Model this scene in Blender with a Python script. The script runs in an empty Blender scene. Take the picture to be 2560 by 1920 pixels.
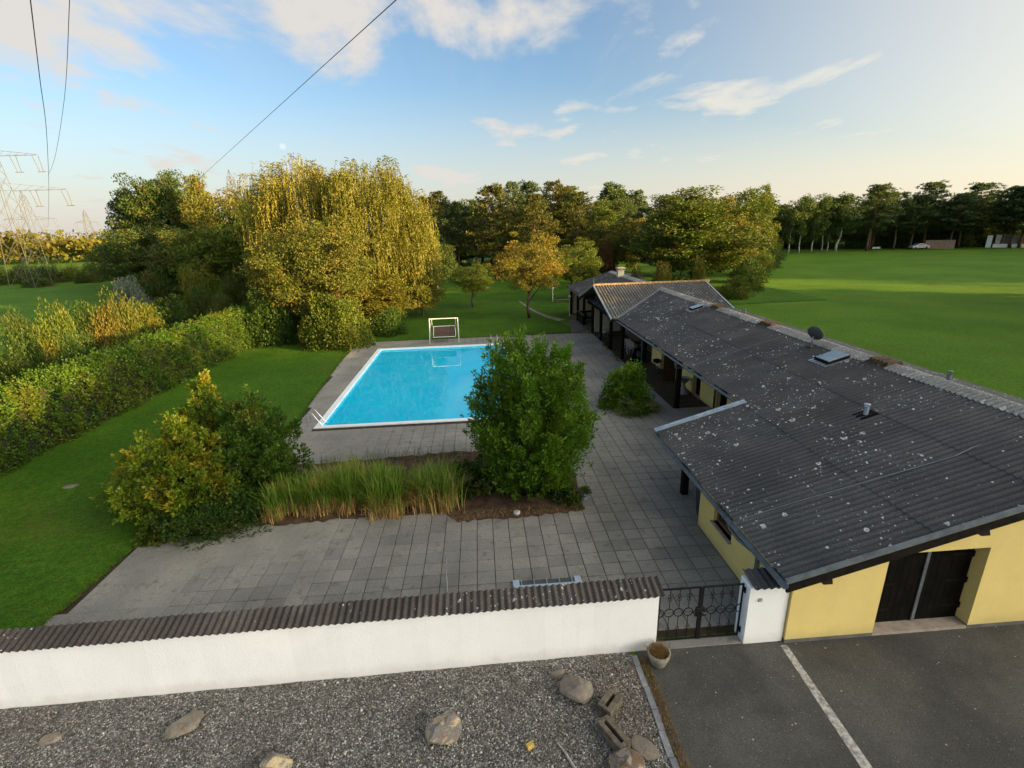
import bpy, bmesh, math, random
import numpy as np
from mathutils import Vector, Matrix, Euler
D = bpy.data; S = bpy.context.scene; COL = S.collection
rad = math.radians
# tuned scene constants
SUNAZ = 118
SUNEL = 9
EXPOSURE = 2.05
SUNPOW = 5.0
SUNCOL = (1.0, 0.61, 0.22)
SKYAIR = 1.0
SKYDUST = 1.5
SKYOZ = 2.5
SKYPOW = 0.066
GLOW = 4.1
GLOWN = 14.0
GLOWC = (1.0, 0.93, 0.8)
CIRSHEAR = 0.05
VEIL = 0.75
CIRA = 0.36
CIRB = 0.74
CUA = 0.48
CUB = 0.66
CUOFF = 2.1
CLOUDL = (0.19, 0.18, 0.168)
CLOUDR = (0.285, 0.252, 0.192)
LINER1 = (0.012, 0.64, 0.96)
LINER2 = (0.02, 0.7, 0.98)
LINER3 = (0.04, 0.76, 0.98)
WATREF = 1.0
WATER1 = (0.0, 0.6, 0.98)
WATER2 = (0.0, 0.68, 1.0)
MOONC = 0.014
SHX = 110
SHADE = [(75, -118+i*5.5, 19.5 if -118+i*5.5 < -26 else (16.0 if -118+i*5.5 < 9 else 14.0)) for i in range(27)]+[(165, 0+i*7, 23.0) for i in range(14)]
# ---------------------------------------------------------------- camera (solved from the slab grid of the terrace: 0.5 m slabs)
CAM = np.array([0.4704, -14.0104, 9.1657]); FPX = 1234.145
YAW, PITCH, ROLL = rad(3.30524), rad(17.80196), rad(-1.82226)
def cam_axes():
    cy, sy, cp, sp = math.cos(YAW), math.sin(YAW), math.cos(PITCH), math.sin(PITCH)
    f = np.array([sy*cp, cy*cp, -sp]); r = np.array([cy, -sy, 0.0]); u = np.cross(r, f)
    cr, sr = math.cos(ROLL), math.sin(ROLL)
    return cr*r+sr*u, -sr*r+cr*u, f
CR, CU, CF = cam_axes()
cd = D.cameras.new('camera'); cam = D.objects.new('camera', cd); COL.objects.link(cam)
cd.sensor_fit = 'HORIZONTAL'; cd.sensor_width = 36.0; cd.lens = FPX/2560*36.0
cd.clip_start = 0.1; cd.clip_end = 20000
cam.matrix_world = Matrix(((CR[0], CU[0], -CF[0], CAM[0]), (CR[1], CU[1], -CF[1], CAM[1]), (CR[2], CU[2], -CF[2], CAM[2]), (0, 0, 0, 1)))
S.camera = cam
S.render.resolution_x, S.render.resolution_y = 1024, 768
def ray(px, py): return CF+CR*(px-1280)/FPX-CU*(py-960)/FPX
def gnd(px, py, z=0.0):
    d = ray(px, py); return CAM+d*((z-CAM[2])/d[2])
def aty(px, py, Y):
    d = ray(px, py); return CAM+d*((Y-CAM[1])/d[1])
# ---------------------------------------------------------------- light
SUN_AZ, SUN_EL = rad(SUNAZ), rad(SUNEL)          # azimuth from +Y towards +X
S.view_settings.view_transform = 'Standard'; S.view_settings.look = 'None'
S.view_settings.gamma = 1.0; S.view_settings.use_curve_mapping = False
S.view_settings.exposure = EXPOSURE
sd = Vector((math.sin(SUN_AZ)*math.cos(SUN_EL), math.cos(SUN_AZ)*math.cos(SUN_EL), math.sin(SUN_EL)))
sl = D.lights.new('sun', 'SUN'); sl.energy = SUNPOW; sl.angle = rad(0.5); sl.color = SUNCOL
so = D.objects.new('sun', sl); COL.objects.link(so); so.rotation_euler = (-sd).to_track_quat('-Z', 'Y').to_euler(); so.location = (60, -10, 40)
W = D.worlds.new('World'); S.world = W; W.use_nodes = True
def world():
    nt = W.node_tree; N = nt.nodes; L = nt.links; N.clear()
    out = N.new('ShaderNodeOutputWorld'); bg = N.new('ShaderNodeBackground'); bc = N.new('ShaderNodeBackground'); mix = N.new('ShaderNodeMixShader')
    sky = N.new('ShaderNodeTexSky'); sky.sky_type = 'NISHITA'; sky.sun_disc = False
    sky.sun_elevation = SUN_EL; sky.sun_rotation = SUN_AZ
    sky.altitude = 100; sky.air_density = SKYAIR; sky.dust_density = SKYDUST; sky.ozone_density = SKYOZ
    L.new(sky.outputs[0], bg.inputs[0]); bg.inputs[1].default_value = SKYPOW
    tc = N.new('ShaderNodeTexCoord'); sep = N.new('ShaderNodeSeparateXYZ'); L.new(tc.outputs['Generated'], sep.inputs[0])
    def m(op, a, b=None, c=None):
        n = N.new('ShaderNodeMath'); n.operation = op
        for i, v in enumerate((a, b, c)):
            if v is None: continue
            if isinstance(v, (int, float)): n.inputs[i].default_value = v
            else: L.new(v, n.inputs[i])
        return n.outputs[0]
    def ramp(v, a, b):
        n = N.new('ShaderNodeMapRange'); n.interpolation_type = 'SMOOTHSTEP'; L.new(v, n.inputs[0]); n.inputs[1].default_value = a; n.inputs[2].default_value = b; return n.outputs[0]
    zz = m('MAXIMUM', m('ADD', sep.outputs[2], 0.07), 0.02)
    u = m('DIVIDE', sep.outputs[0], zz); v = m('DIVIDE', sep.outputs[1], zz)
    def noise(su, sv, scale, detail, rough, off=0.0, dist=0.0):
        c = N.new('ShaderNodeCombineXYZ'); L.new(m('MULTIPLY', u, su), c.inputs[0]); L.new(m('MULTIPLY', v, sv), c.inputs[1]); c.inputs[2].default_value = off
        n = N.new('ShaderNodeTexNoise'); n.inputs['Scale'].default_value = scale; n.inputs['Detail'].default_value = detail; n.inputs['Roughness'].default_value = rough; n.inputs['Distortion'].default_value = dist
        L.new(c.outputs[0], n.inputs['Vector']); return n.outputs['Fac']
    # long cirrus bands lying along +Y, thicker towards the sun side
    rot_u = m('ADD', u, m('MULTIPLY', v, CIRSHEAR))
    def noise2(su, sv, scale, detail, rough, off, dist):
        c = N.new('ShaderNodeCombineXYZ'); L.new(m('MULTIPLY', rot_u, su), c.inputs[0]); L.new(m('MULTIPLY', v, sv), c.inputs[1]); c.inputs[2].default_value = off
        n = N.new('ShaderNodeTexNoise'); n.inputs['Scale'].default_value = scale; n.inputs['Detail'].default_value = detail; n.inputs['Roughness'].default_value = rough; n.inputs['Distortion'].default_value = dist
        L.new(c.outputs[0], n.inputs['Vector']); return n.outputs['Fac']
    ci = noise2(1.0, 0.10, 1.5, 7.0, 0.62, 3.1, 0.35)
    ci2 = noise2(1.0, 0.05, 5.0, 5.0, 0.6, 7.7, 0.5)
    hl = m('SQRT', m('ADD', m('ADD', m('MULTIPLY', sep.outputs[0], sep.outputs[0]), m('MULTIPLY', sep.outputs[1], sep.outputs[1])), 1e-4))
    dots = m('DIVIDE', m('ADD', m('MULTIPLY', sep.outputs[0], math.sin(SUN_AZ)), m('MULTIPLY', sep.outputs[1], math.cos(SUN_AZ))), hl)
    side = ramp(dots, -0.55, 0.62)              # 0 away from the sun, 1 in the third of the sky round it
    # forward-scattered glow of the thin high cloud round the low sun
    d3 = m('ADD', m('ADD', m('MULTIPLY', sep.outputs[0], sd[0]), m('MULTIPLY', sep.outputs[1], sd[1])), m('MULTIPLY', sep.outputs[2], sd[2]))
    aur = m('POWER', m('MAXIMUM', m('ADD', m('MULTIPLY', d3, 0.90), 0.10), 0.0), GLOWN)
    ba = N.new('ShaderNodeBackground'); ba.inputs[0].default_value = GLOWC+(1,); L.new(m('MULTIPLY', aur, GLOW), ba.inputs[1])
    cir = m('MULTIPLY', ramp(m('ADD', m('MULTIPLY', ci, 0.7), m('MULTIPLY', ci2, 0.3)), CIRA, CIRB), m('ADD', m('MULTIPLY', side, 0.72), 0.16))
    # scattered soft cumulus wisps
    cu = noise(0.62, 0.36, 2.0, 9.0, 0.58, CUOFF, 0.25)
    cum = m('MULTIPLY', ramp(cu, CUA, CUB), m('SUBTRACT', 1.0, m('MULTIPLY', side, 0.55)))
    low = m('MULTIPLY', ramp(m('MULTIPLY', sep.outputs[2], -1.0), -0.27, 0.02), 0.82)
    a = m('MAXIMUM', m('MAXIMUM', cir, cum), low)
    a = m('MAXIMUM', a, m('MULTIPLY', ramp(dots, -0.45, 0.65), VEIL))
    a = m('MINIMUM', a, 0.95)
    cc = N.new('ShaderNodeMix'); cc.data_type = 'RGBA'; L.new(side, cc.inputs[0]); cc.inputs[6].default_value = CLOUDL+(1,); cc.inputs[7].default_value = CLOUDR+(1,)
    L.new(cc.outputs[2], bc.inputs[0]); bc.inputs[1].default_value = 1.0
    L.new(a, mix.inputs[0]); L.new(bg.outputs[0], mix.inputs[1]); L.new(bc.outputs[0], mix.inputs[2]); add = N.new('ShaderNodeAddShader'); L.new(mix.outputs[0], add.inputs[0]); L.new(ba.outputs[0], add.inputs[1]); L.new(add.outputs[0], out.inputs[0])
world()
S.render.engine = 'CYCLES'
# ---------------------------------------------------------------- helpers
rng = np.random.default_rng(11); random.seed(5)
def new_obj(name, me, parent=None, mat=None, loc=None, rot=None, scale=None):
    o = D.objects.new(name, me); COL.objects.link(o)
    if mat is not None and me is not None and len(me.materials) == 0: me.materials.append(mat)
    if parent is not None: o.parent = parent
    if loc is not None: o.location = loc
    if rot is not None: o.rotation_euler = rot
    if scale is not None: o.scale = scale
    return o
def tag(o, label, cat=None, group=None, kind=None):
    if label: o['label'] = label
    if cat: o['category'] = cat
    if group: o['group'] = group
    if kind: o['kind'] = kind
    return o
def thing(name, label, cat, loc=(0, 0, 0), rz=0.0, group=None, scale=None):
    o = D.objects.new(name, None); COL.objects.link(o); o.empty_display_size = 0.3
    o.location = loc; o.rotation_euler = (0, 0, rz)
    if scale is not None: o.scale = scale
    return tag(o, label, cat, group)
def copy_tree(o, parent=None):
    c = o.copy(); COL.objects.link(c); c.parent = parent
    for ch in list(o.children): copy_tree(ch, c)
    return c
def mesh_np(name, V, Q=None, T=None, smooth=False):
    me = D.meshes.new(name); V = np.asarray(V, np.float32); me.vertices.add(len(V)); me.vertices.foreach_set('co', V.ravel())
    loops = []; starts = []; tot = 0
    if Q is not None and len(Q):
        Q = np.asarray(Q, np.int32); loops.append(Q.ravel()); starts.append(np.arange(len(Q), dtype=np.int32)*4+tot); tot += len(Q)*4
    if T is not None and len(T):
        T = np.asarray(T, np.int32); loops.append(T.ravel()); starts.append(np.arange(len(T), dtype=np.int32)*3+tot); tot += len(T)*3
    lo = np.concatenate(loops); st = np.concatenate(starts)
    me.loops.add(len(lo)); me.loops.foreach_set('vertex_index', lo); me.polygons.add(len(st)); me.polygons.foreach_set('loop_start', st)
    me.update(calc_edges=True)
    if smooth: me.polygons.foreach_set('use_smooth', np.ones(len(st), bool))
    return me
class MB:
    """collects boxes, tubes, lathes ... of ONE part"""
    def __init__(s): s.v = []; s.f = []
    def add(s, V, F):
        n = len(s.v); s.v += [tuple(map(float, p)) for p in V]; s.f += [tuple(i+n for i in f) for f in F]; return s
    def box(s, x0, x1, y0, y1, z0, z1):
        V = [(x0, y0, z0), (x1, y0, z0), (x1, y1, z0), (x0, y1, z0), (x0, y0, z1), (x1, y0, z1), (x1, y1, z1), (x0, y1, z1)]
        return s.add(V, [(3, 2, 1, 0), (4, 5, 6, 7), (0, 1, 5, 4), (1, 2, 6, 5), (2, 3, 7, 6), (3, 0, 4, 7)])
    def hexa(s, b, t):
        return s.add(list(b)+list(t), [(3, 2, 1, 0), (4, 5, 6, 7), (0, 1, 5, 4), (1, 2, 6, 5), (2, 3, 7, 6), (3, 0, 4, 7)])
    def tube(s, pts, r, n=8, caps=True):
        pts = [Vector(p) for p in pts]; rs = r if isinstance(r, (list, tuple)) else [r]*len(pts)
        V = []; F = []; ref = None
        for i, p in enumerate(pts):
            a = pts[max(i-1, 0)]; b = pts[min(i+1, len(pts)-1)]; t = (b-a).normalized()
            if ref is None: ref = t.orthogonal().normalized()
            ref = (ref-t*ref.dot(t)); ref = ref.normalized() if ref.length > 1e-6 else t.orthogonal().normalized(); bi = t.cross(ref)
            for k in range(n):
                an = 2*math.pi*k/n; V.append(p+(ref*math.cos(an)+bi*math.sin(an))*rs[i])
        for i in range(len(pts)-1):
            for k in range(n): F.append((i*n+k, i*n+(k+1) % n, (i+1)*n+(k+1) % n, (i+1)*n+k))
        if caps: F.append(tuple(range(n-1, -1, -1))); F.append(tuple((len(pts)-1)*n+k for k in range(n)))
        return s.add(V, F)
    def lathe(s, prof, n=16, c=(0, 0, 0), caps=True):
        V = []; F = []
        for (r, z) in prof:
            for k in range(n):
                a = 2*math.pi*k/n; V.append((c[0]+r*math.cos(a), c[1]+r*math.sin(a), c[2]+z))
        for i in range(len(prof)-1):
            for k in range(n): F.append((i*n+k, i*n+(k+1) % n, (i+1)*n+(k+1) % n, (i+1)*n+k))
        if caps: F.append(tuple(range(n-1, -1, -1))); F.append(tuple((len(prof)-1)*n+k for k in range(n)))
        return s.add(V, F)
    def ring(s, c, R, r, ax=1, n=16, m=6):
        V = []; F = []
        for i in range(n):
            a = 2*math.pi*i/n
            for j in range(m):
                b = 2*math.pi*j/m; q = R+r*math.cos(b); p = [q*math.cos(a), q*math.sin(a), r*math.sin(b)]
                p = (p[0], p[2], p[1]) if ax == 1 else ((p[2], p[0], p[1]) if ax == 0 else tuple(p))
                V.append((c[0]+p[0], c[1]+p[1], c[2]+p[2]))
        for i in range(n):
            for j in range(m): F.append((i*m+j, i*m+(j+1) % m, ((i+1) % n)*m+(j+1) % m, ((i+1) % n)*m+j))
        return s.add(V, F)
    def prism(s, poly, z0, z1):
        n = len(poly); V = [(p[0], p[1], z0) for p in poly]+[(p[0], p[1], z1) for p in poly]
        return s.add(V, [tuple(range(n-1, -1, -1)), tuple(range(n, 2*n))]+[(i, (i+1) % n, n+(i+1) % n, n+i) for i in range(n)])
    def mesh(s, name, smooth=False):
        me = D.meshes.new(name); me.from_pydata(s.v, [], s.f); me.update()
        if smooth: me.polygons.foreach_set('use_smooth', [True]*len(me.polygons))
        return me
    def build(s, name, mat, parent=None, loc=None, smooth=False, base=None, bevel=0):
        o = new_obj(name, s.mesh(name, smooth), parent, mat, loc)
        if base is not None: o.location = (-base[0], -base[1], -base[2])
        if bevel:
            b = o.modifiers.new('bevel', 'BEVEL'); b.width = bevel; b.segments = 2; b.limit_method = 'ANGLE'
        return o
def sheet(name, poly, z, mat, label=None, kind='structure'):
    from mathutils.geometry import tessellate_polygon
    V = [Vector((p[0], p[1], 0.0)) for p in poly]; F = []
    for t in tessellate_polygon([V]):
        a, b, c = (V[i] for i in t); F.append(tuple(t) if (b-a).cross(c-a).z > 0 else tuple(t)[::-1])
    me = D.meshes.new(name); me.from_pydata([(p.x, p.y, z) for p in V], [], F); me.update()
    return tag(new_obj(name, me, None, mat), label, None, None, kind)
# ---------------------------------------------------------------- materials
def nodes(name):
    m = D.materials.new(name); m.use_nodes = True; nt = m.node_tree; b = nt.nodes['Principled BSDF']; return m, nt, nt.nodes, nt.links, b
def mix_rgb(N, L, f, a, b, mode='MIX'):
    n = N.new('ShaderNodeMix'); n.data_type = 'RGBA'; n.blend_type = mode
    for i, v in ((0, f), (6, a), (7, b)):
        if isinstance(v, (int, float)): n.inputs[i].default_value = v
        elif isinstance(v, tuple): n.inputs[i].default_value = v+(1,) if len(v) == 3 else v
        else: L.new(v, n.inputs[i])
    return n.outputs[2]
def tnoise(N, L, vec, scale, detail=5.0, rough=0.6, dist=0.0):
    n = N.new('ShaderNodeTexNoise'); n.inputs['Scale'].default_value = scale; n.inputs['Detail'].default_value = detail; n.inputs['Roughness'].default_value = rough; n.inputs['Distortion'].default_value = dist
    if vec is not None: L.new(vec, n.inputs['Vector'])
    return n.outputs['Fac']
def mrange(N, L, v, a, b, c=0.0, d=1.0, smooth=True):
    n = N.new('ShaderNodeMapRange'); n.interpolation_type = 'SMOOTHSTEP' if smooth else 'LINEAR'; L.new(v, n.inputs[0])
    for i, q in enumerate((a, b, c, d)): n.inputs[i+1].default_value = q
    return n.outputs[0]
def mmath(N, L, op, a, b=None):
    n = N.new('ShaderNodeMath'); n.operation = op
    for i, v in enumerate((a, b)):
        if v is None: continue
        if isinstance(v, (int, float)): n.inputs[i].default_value = v
        else: L.new(v, n.inputs[i])
    return n.outputs[0]
def wpos(N): return N.new('ShaderNodeNewGeometry').outputs['Position']
def bump(N, L, b, h, strength, dist):
    n = N.new('ShaderNodeBump'); n.inputs['Strength'].default_value = strength; n.inputs['Distance'].default_value = dist; L.new(h, n.inputs['Height']); L.new(n.outputs[0], b.inputs['Normal'])
def M(name, col, rough=0.8, var=0.25, scale=4.0, bscale=40.0, bstr=0.3, bdist=0.01, metal=0.0, spec=0.3, col2=None, objrand=0.0, fine=0.0):
    m, nt, N, L, b = nodes(name); p = wpos(N)
    n1 = tnoise(N, L, p, scale, 6, 0.62)
    lo = tuple(c*(1-var) for c in col) if col2 is None else col2
    hi = tuple(min(1, c*(1+var)) for c in col) if col2 is None else col
    c = mix_rgb(N, L, mrange(N, L, n1, 0.3, 0.7), lo, hi)
    if fine:
        c = mix_rgb(N, L, 1.0, c, mix_rgb(N, L, mrange(N, L, tnoise(N, L, p, bscale*1.3, 2, 0.5), 0.3, 0.7), (1-fine,)*3, (1+fine,)*3), 'MULTIPLY')
    if objrand:
        oi = N.new('ShaderNodeObjectInfo'); c = mix_rgb(N, L, 1.0, c, mix_rgb(N, L, oi.outputs['Random'], (1-objrand,)*3, (1+objrand,)*3), 'MULTIPLY')
    L.new(c, b.inputs['Base Color']); b.inputs['Roughness'].default_value = rough; b.inputs['Metallic'].default_value = metal
    b.inputs['Specular IOR Level'].default_value = spec
    if bstr: bump(N, L, b, tnoise(N, L, p, bscale, 4, 0.6), bstr, bdist)
    return m
def leafmat(name, c1, c2, c3=None, transl=0.3, rough=0.55, cl=0.35):
    m, nt, N, L, b = nodes(name); g = N.new('ShaderNodeNewGeometry'); oi = N.new('ShaderNodeObjectInfo')
    c = mix_rgb(N, L, mrange(N, L, g.outputs['Random Per Island'], 0.0, 1.0, 0.12, 0.88, False), c1, c2)
    c = mix_rgb(N, L, 1.0, c, mix_rgb(N, L, mrange(N, L, tnoise(N, L, g.outputs['Position'], 1.6, 3, 0.6), 0.32, 0.68), (0.78, 0.80, 0.82), (1.22, 1.2, 1.1)), 'MULTIPLY')
    if c3 is not None:
        c = mix_rgb(N, L, mrange(N, L, tnoise(N, L, g.outputs['Position'], cl, 3, 0.6), 0.48, 0.68), c, c3)
    c = mix_rgb(N, L, 1.0, c, mix_rgb(N, L, oi.outputs['Random'], (0.80, 0.84, 0.8), (1.18, 1.12, 1.1)), 'MULTIPLY')
    L.new(c, b.inputs['Base Color']); b.inputs['Roughness'].default_value = rough; b.inputs['Specular IOR Level'].default_value = 0.25
    tr = N.new('ShaderNodeBsdfTranslucent'); L.new(mix_rgb(N, L, 1.0, c, (1.15, 1.2, 0.6), 'MULTIPLY'), tr.inputs[0])
    mx = N.new('ShaderNodeMixShader'); mx.inputs[0].default_value = transl
    L.new(b.outputs[0], mx.inputs[1]); L.new(tr.outputs[0], mx.inputs[2]); L.new(mx.outputs[0], N['Material Output'].inputs[0]); return m
# ---------------------------------------------------------------- setting materials
def grass_mat(name, c1, c2, c3, big=0.25, bs=0.6, fleck=None, dry=(0.085, 0.10, 0.018)):
    m, nt, N, L, b = nodes(name); p = wpos(N)
    c = mix_rgb(N, L, mrange(N, L, tnoise(N, L, p, big, 5, 0.6), 0.32, 0.68), c1, c2)
    c = mix_rgb(N, L, mrange(N, L, tnoise(N, L, p, 1.7, 6, 0.7), 0.52, 0.75), c, c3)
    c = mix_rgb(N, L, 1.0, c, mix_rgb(N, L, mrange(N, L, tnoise(N, L, p, 22.0, 4, 0.7), 0.3, 0.7), (0.62,)*3, (1.4,)*3), 'MULTIPLY')
    c = mix_rgb(N, L, 1.0, c, mix_rgb(N, L, mrange(N, L, tnoise(N, L, p, 5.5, 5, 0.75), 0.32, 0.68), (0.72, 0.74, 0.7), (1.32, 1.28, 1.2)), 'MULTIPLY')
    c = mix_rgb(N, L, mmath(N, L, 'MULTIPLY', mrange(N, L, tnoise(N, L, p, 0.16, 6, 0.68, 0.5), 0.55, 0.72), 0.55), c, dry)
    if fleck:
        vo = N.new('ShaderNodeTexVoronoi'); vo.inputs['Scale'].default_value = 1.1; L.new(p, vo.inputs['Vector'])
        r = N.new('ShaderNodeSeparateColor'); L.new(vo.outputs['Color'], r.inputs[0])
        k = mmath(N, L, 'MULTIPLY', mmath(N, L, 'LESS_THAN', vo.outputs['Distance'], 0.045), mmath(N, L, 'GREATER_THAN', r.outputs[0], 0.75))
        c = mix_rgb(N, L, k, c, fleck)
    L.new(c, b.inputs['Base Color']); b.inputs['Roughness'].default_value = 0.9; b.inputs['Specular IOR Level'].default_value = 0.1
    h = mmath(N, L, 'ADD', tnoise(N, L, p, 30.0, 4, 0.7), mmath(N, L, 'MULTIPLY', tnoise(N, L, p, 3.0, 3, 0.6), 2.0))
    bump(N, L, b, h, bs, 0.05); return m
m_field = grass_mat('meadow_grass', (0.052, 0.125, 0.008), (0.078, 0.165, 0.011), (0.090, 0.130, 0.018), 0.10, 0.8)
m_lawn = grass_mat('mown_lawn', (0.034, 0.092, 0.006), (0.054, 0.124, 0.009), (0.070, 0.104, 0.013), 0.22, 0.7, (0.16, 0.13, 0.045))
m_joint = M('joint_moss', (0.040, 0.028, 0.015), 0.95, 0.4, 3.0, 50, 0.5)
m_soil = M('bare_soil', (0.075, 0.045, 0.026), 0.95, 0.5, 2.5, 30, 0.8, 0.03, fine=0.3)
def slab_mat():
    m, nt, N, L, b = nodes('concrete_slab'); p = wpos(N); oi = N.new('ShaderNodeObjectInfo')
    c = mix_rgb(N, L, mrange(N, L, tnoise(N, L, p, 0.55, 5, 0.6), 0.3, 0.7), (0.178, 0.178, 0.165), (0.270, 0.264, 0.240))
    c = mix_rgb(N, L, mrange(N, L, tnoise(N, L, p, 2.2, 6, 0.7), 0.50, 0.78), c, (0.112, 0.104, 0.085))
    c = mix_rgb(N, L, 1.0, c, mix_rgb(N, L, mrange(N, L, tnoise(N, L, p, 70.0, 3, 0.6), 0.35, 0.68), (0.62,)*3, (1.32,)*3), 'MULTIPLY')
    c = mix_rgb(N, L, 1.0, c, mix_rgb(N, L, oi.outputs['Random'], (0.86, 0.86, 0.88), (1.14, 1.13, 1.1)), 'MULTIPLY')
    # moss and blown-in needles gathering in places
    c = mix_rgb(N, L, mmath(N, L, 'MULTIPLY', mrange(N, L, tnoise(N, L, p, 1.1, 7, 0.72, 0.6), 0.60, 0.74), 0.45), c, (0.16, 0.092, 0.038))
    L.new(c, b.inputs['Base Color']); b.inputs['Roughness'].default_value = 0.88; b.inputs['Specular IOR Level'].default_value = 0.25
    bump(N, L, b, tnoise(N, L, p, 90.0, 3, 0.6), 0.5, 0.006); return m
m_slab = slab_mat()
def asphalt_mat():
    m, nt, N, L, b = nodes('asphalt'); p = wpos(N)
    c = mix_rgb(N, L, mrange(N, L, tnoise(N, L, p, 0.5, 6, 0.65), 0.35, 0.66), (0.042, 0.043, 0.040), (0.080, 0.079, 0.070))
    c = mix_rgb(N, L, 1.0, c, mix_rgb(N, L, mrange(N, L, tnoise(N, L, p, 60.0, 3, 0.7), 0.35, 0.7), (0.55,)*3, (1.5,)*3), 'MULTIPLY')
    for sc, th, pr, col in ((14.0, 0.14, 0.60, (0.20, 0.19, 0.165)), (5.0, 0.09, 0.70, (0.32, 0.28, 0.21))):
        vo = N.new('ShaderNodeTexVoronoi'); vo.inputs['Scale'].default_value = sc; L.new(p, vo.inputs['Vector']); r = N.new('ShaderNodeSeparateColor'); L.new(vo.outputs['Color'], r.inputs[0])
        k = mmath(N, L, 'MULTIPLY', mmath(N, L, 'LESS_THAN', vo.outputs['Distance'], th), mmath(N, L, 'GREATER_THAN', r.outputs[1], pr)); c = mix_rgb(N, L, k, c, col)
    st = mmath(N, L, 'MULTIPLY', mrange(N, L, tnoise(N, L, p, 0.9, 5, 0.7, 0.8), 0.62, 0.78), 0.55); c = mix_rgb(N, L, st, c, (0.10, 0.055, 0.025))
    L.new(c, b.inputs['Base Color']); b.inputs['Roughness'].default_value = 0.85
    bump(N, L, b, tnoise(N, L, p, 120.0, 3, 0.7), 0.7, 0.006); return m
m_asph = asphalt_mat()
def gravel_mat(name, perobj=False):
    m, nt, N, L, b = nodes(name); g = N.new('ShaderNodeNewGeometry'); p = g.outputs['Position']
    if perobj: v = g.outputs['Random Per Island']
    else:
        vo = N.new('ShaderNodeTexVoronoi'); vo.inputs['Scale'].default_value = 38.0; L.new(p, vo.inputs['Vector']); r = N.new('ShaderNodeSeparateColor'); L.new(vo.outputs['Color'], r.inputs[0]); v = r.outputs[0]
    cr = N.new('ShaderNodeValToRGB'); cr.color_ramp.interpolation = 'CONSTANT'; e = cr.color_ramp.elements; e[0].position = 0; e[0].color = (0.060, 0.061, 0.058, 1); e[1].position = 0.25; e[1].color = (0.135, 0.135, 0.125, 1)
    for q, c in ((0.5, (0.215, 0.212, 0.195)), (0.68, (0.15, 0.125, 0.095)), (0.82, (0.38, 0.36, 0.33)), (0.94, (0.52, 0.50, 0.47))):
        k = e.new(q); k.color = c+(1,)
    L.new(v, cr.inputs[0]); c = cr.outputs[0]
    c = mix_rgb(N, L, mmath(N, L, 'MULTIPLY', mrange(N, L, tnoise(N, L, p, 0.6, 5, 0.65), 0.45, 0.75), 0.55), c, (0.085, 0.072, 0.055))
    L.new(c, b.inputs['Base Color']); b.inputs['Roughness'].default_value = 0.8
    if not perobj: bump(N, L, b, mmath(N, L, 'MULTIPLY', vo.outputs['Distance'], -1.0), 1.0, 0.03)
    return m
m_gravel = gravel_mat('gravel_bed'); m_pebble = gravel_mat('gravel_stone', True)
m_kerb = M('grey_kerb_stone', (0.20, 0.21, 0.23), 0.8, 0.25, 3, 60, 0.4, 0.006, objrand=0.15, fine=0.2)
m_paint = M('worn_white_paint', (0.55, 0.54, 0.50), 0.8, 0.3, 9.0, 60, 0.4, 0.004, col2=(0.16, 0.15, 0.14))
m_dry = leafmat('dry_grass', (0.30, 0.17, 0.05), (0.17, 0.095, 0.03), None, 0.2)
# ---------------------------------------------------------------- ground, lawn, paths
PX0, PX1, PY0, PY1 = -7.97, 2.37, 8.85, 25.34          # outer edge of the pool rim
def frame_quads(mb, o, i, z):
    (X0, X1, Y0, Y1), (x0, x1, y0, y1) = o, i
    for a in ((X0, x0, Y0, Y1), (x1, X1, Y0, Y1), (x0, x1, Y0, y0), (x0, x1, y1, Y1)):
        mb.add([(a[0], a[2], z), (a[1], a[2], z), (a[1], a[3], z), (a[0], a[3], z)], [(0, 1, 2, 3)])
mb = MB(); frame_quads(mb, (-2500, 2500, -400, 4000), (PX0, PX1, PY0, PY1), 0.0); tag(mb.build('ground', m_field), 'flat green meadow around the house and garden', kind='structure')
def ragged(P, step, amp, seed, closed=True):
    r = random.Random(seed); out = []
    for i in range(len(P) if closed else len(P)-1):
        a, b = Vector(P[i]), Vector(P[(i+1) % len(P)]); n = max(1, int((b-a).length/step))
        for k in range(n): q = a.lerp(b, k/n); out.append((q.x+r.gauss(0, amp), q.y+r.gauss(0, amp)))
    return out
lawn_edge = [(-11.3, -5.2), (-11.1, -4.0), (-10.9, -2.4), (-10.8, 0.0), (-10.3, 3.0), (-9.5, 8.0), (-9.3, 10.2), (-9.8, 16), (-10.2, 22), (-10.5, 26.0), (-10.45, 28.25), (-5.9, 28.2), (1.0, 28.3), (8.2, 28.4), (8.6, 30), (8.2, 33.6)]
le2 = [(x+(.22 if y < 27 else 0), y-(.12 if y > 27 and x < 8 else 0)) for x, y in lawn_edge]
sheet('lawn', [(-20.5, -5.2)]+ragged(le2, .14, .045, 8, False)+[(9.2, 38), (40, 40), (40, 95), (-40, 95), (-19, 40)], 0.044, m_lawn, 'mown lawn between the hedge, the pool terrace and the wood')
mb = MB(); Z = 0.012
poly = [(-11.3, -5.2), (-11.1, -4.0), (-10.9, -2.4), (-10.8, 0.0), (-10.3, 3.0), (-9.5, 8.0), (-9.3, PY0)]
mb.add([(x, y, Z) for x, y in poly]+[(12.0, PY0, Z), (12.0, -5.2, Z)], [tuple(range(len(poly)+1, -1, -1))])
lp = [(-9.3, PY0), (-9.3, 10.2), (-9.8, 16), (-10.2, 22), (-10.5, PY1)]
mb.add([(x, y, Z) for x, y in lp]+[(PX0, PY1, Z), (PX0, PY0, Z)], [tuple(range(len(lp)+1, -1, -1))])
mb.add([(PX1, PY0, Z), (13, PY0, Z), (13, PY1, Z), (PX1, PY1, Z)], [(0, 1, 2, 3)])
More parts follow.
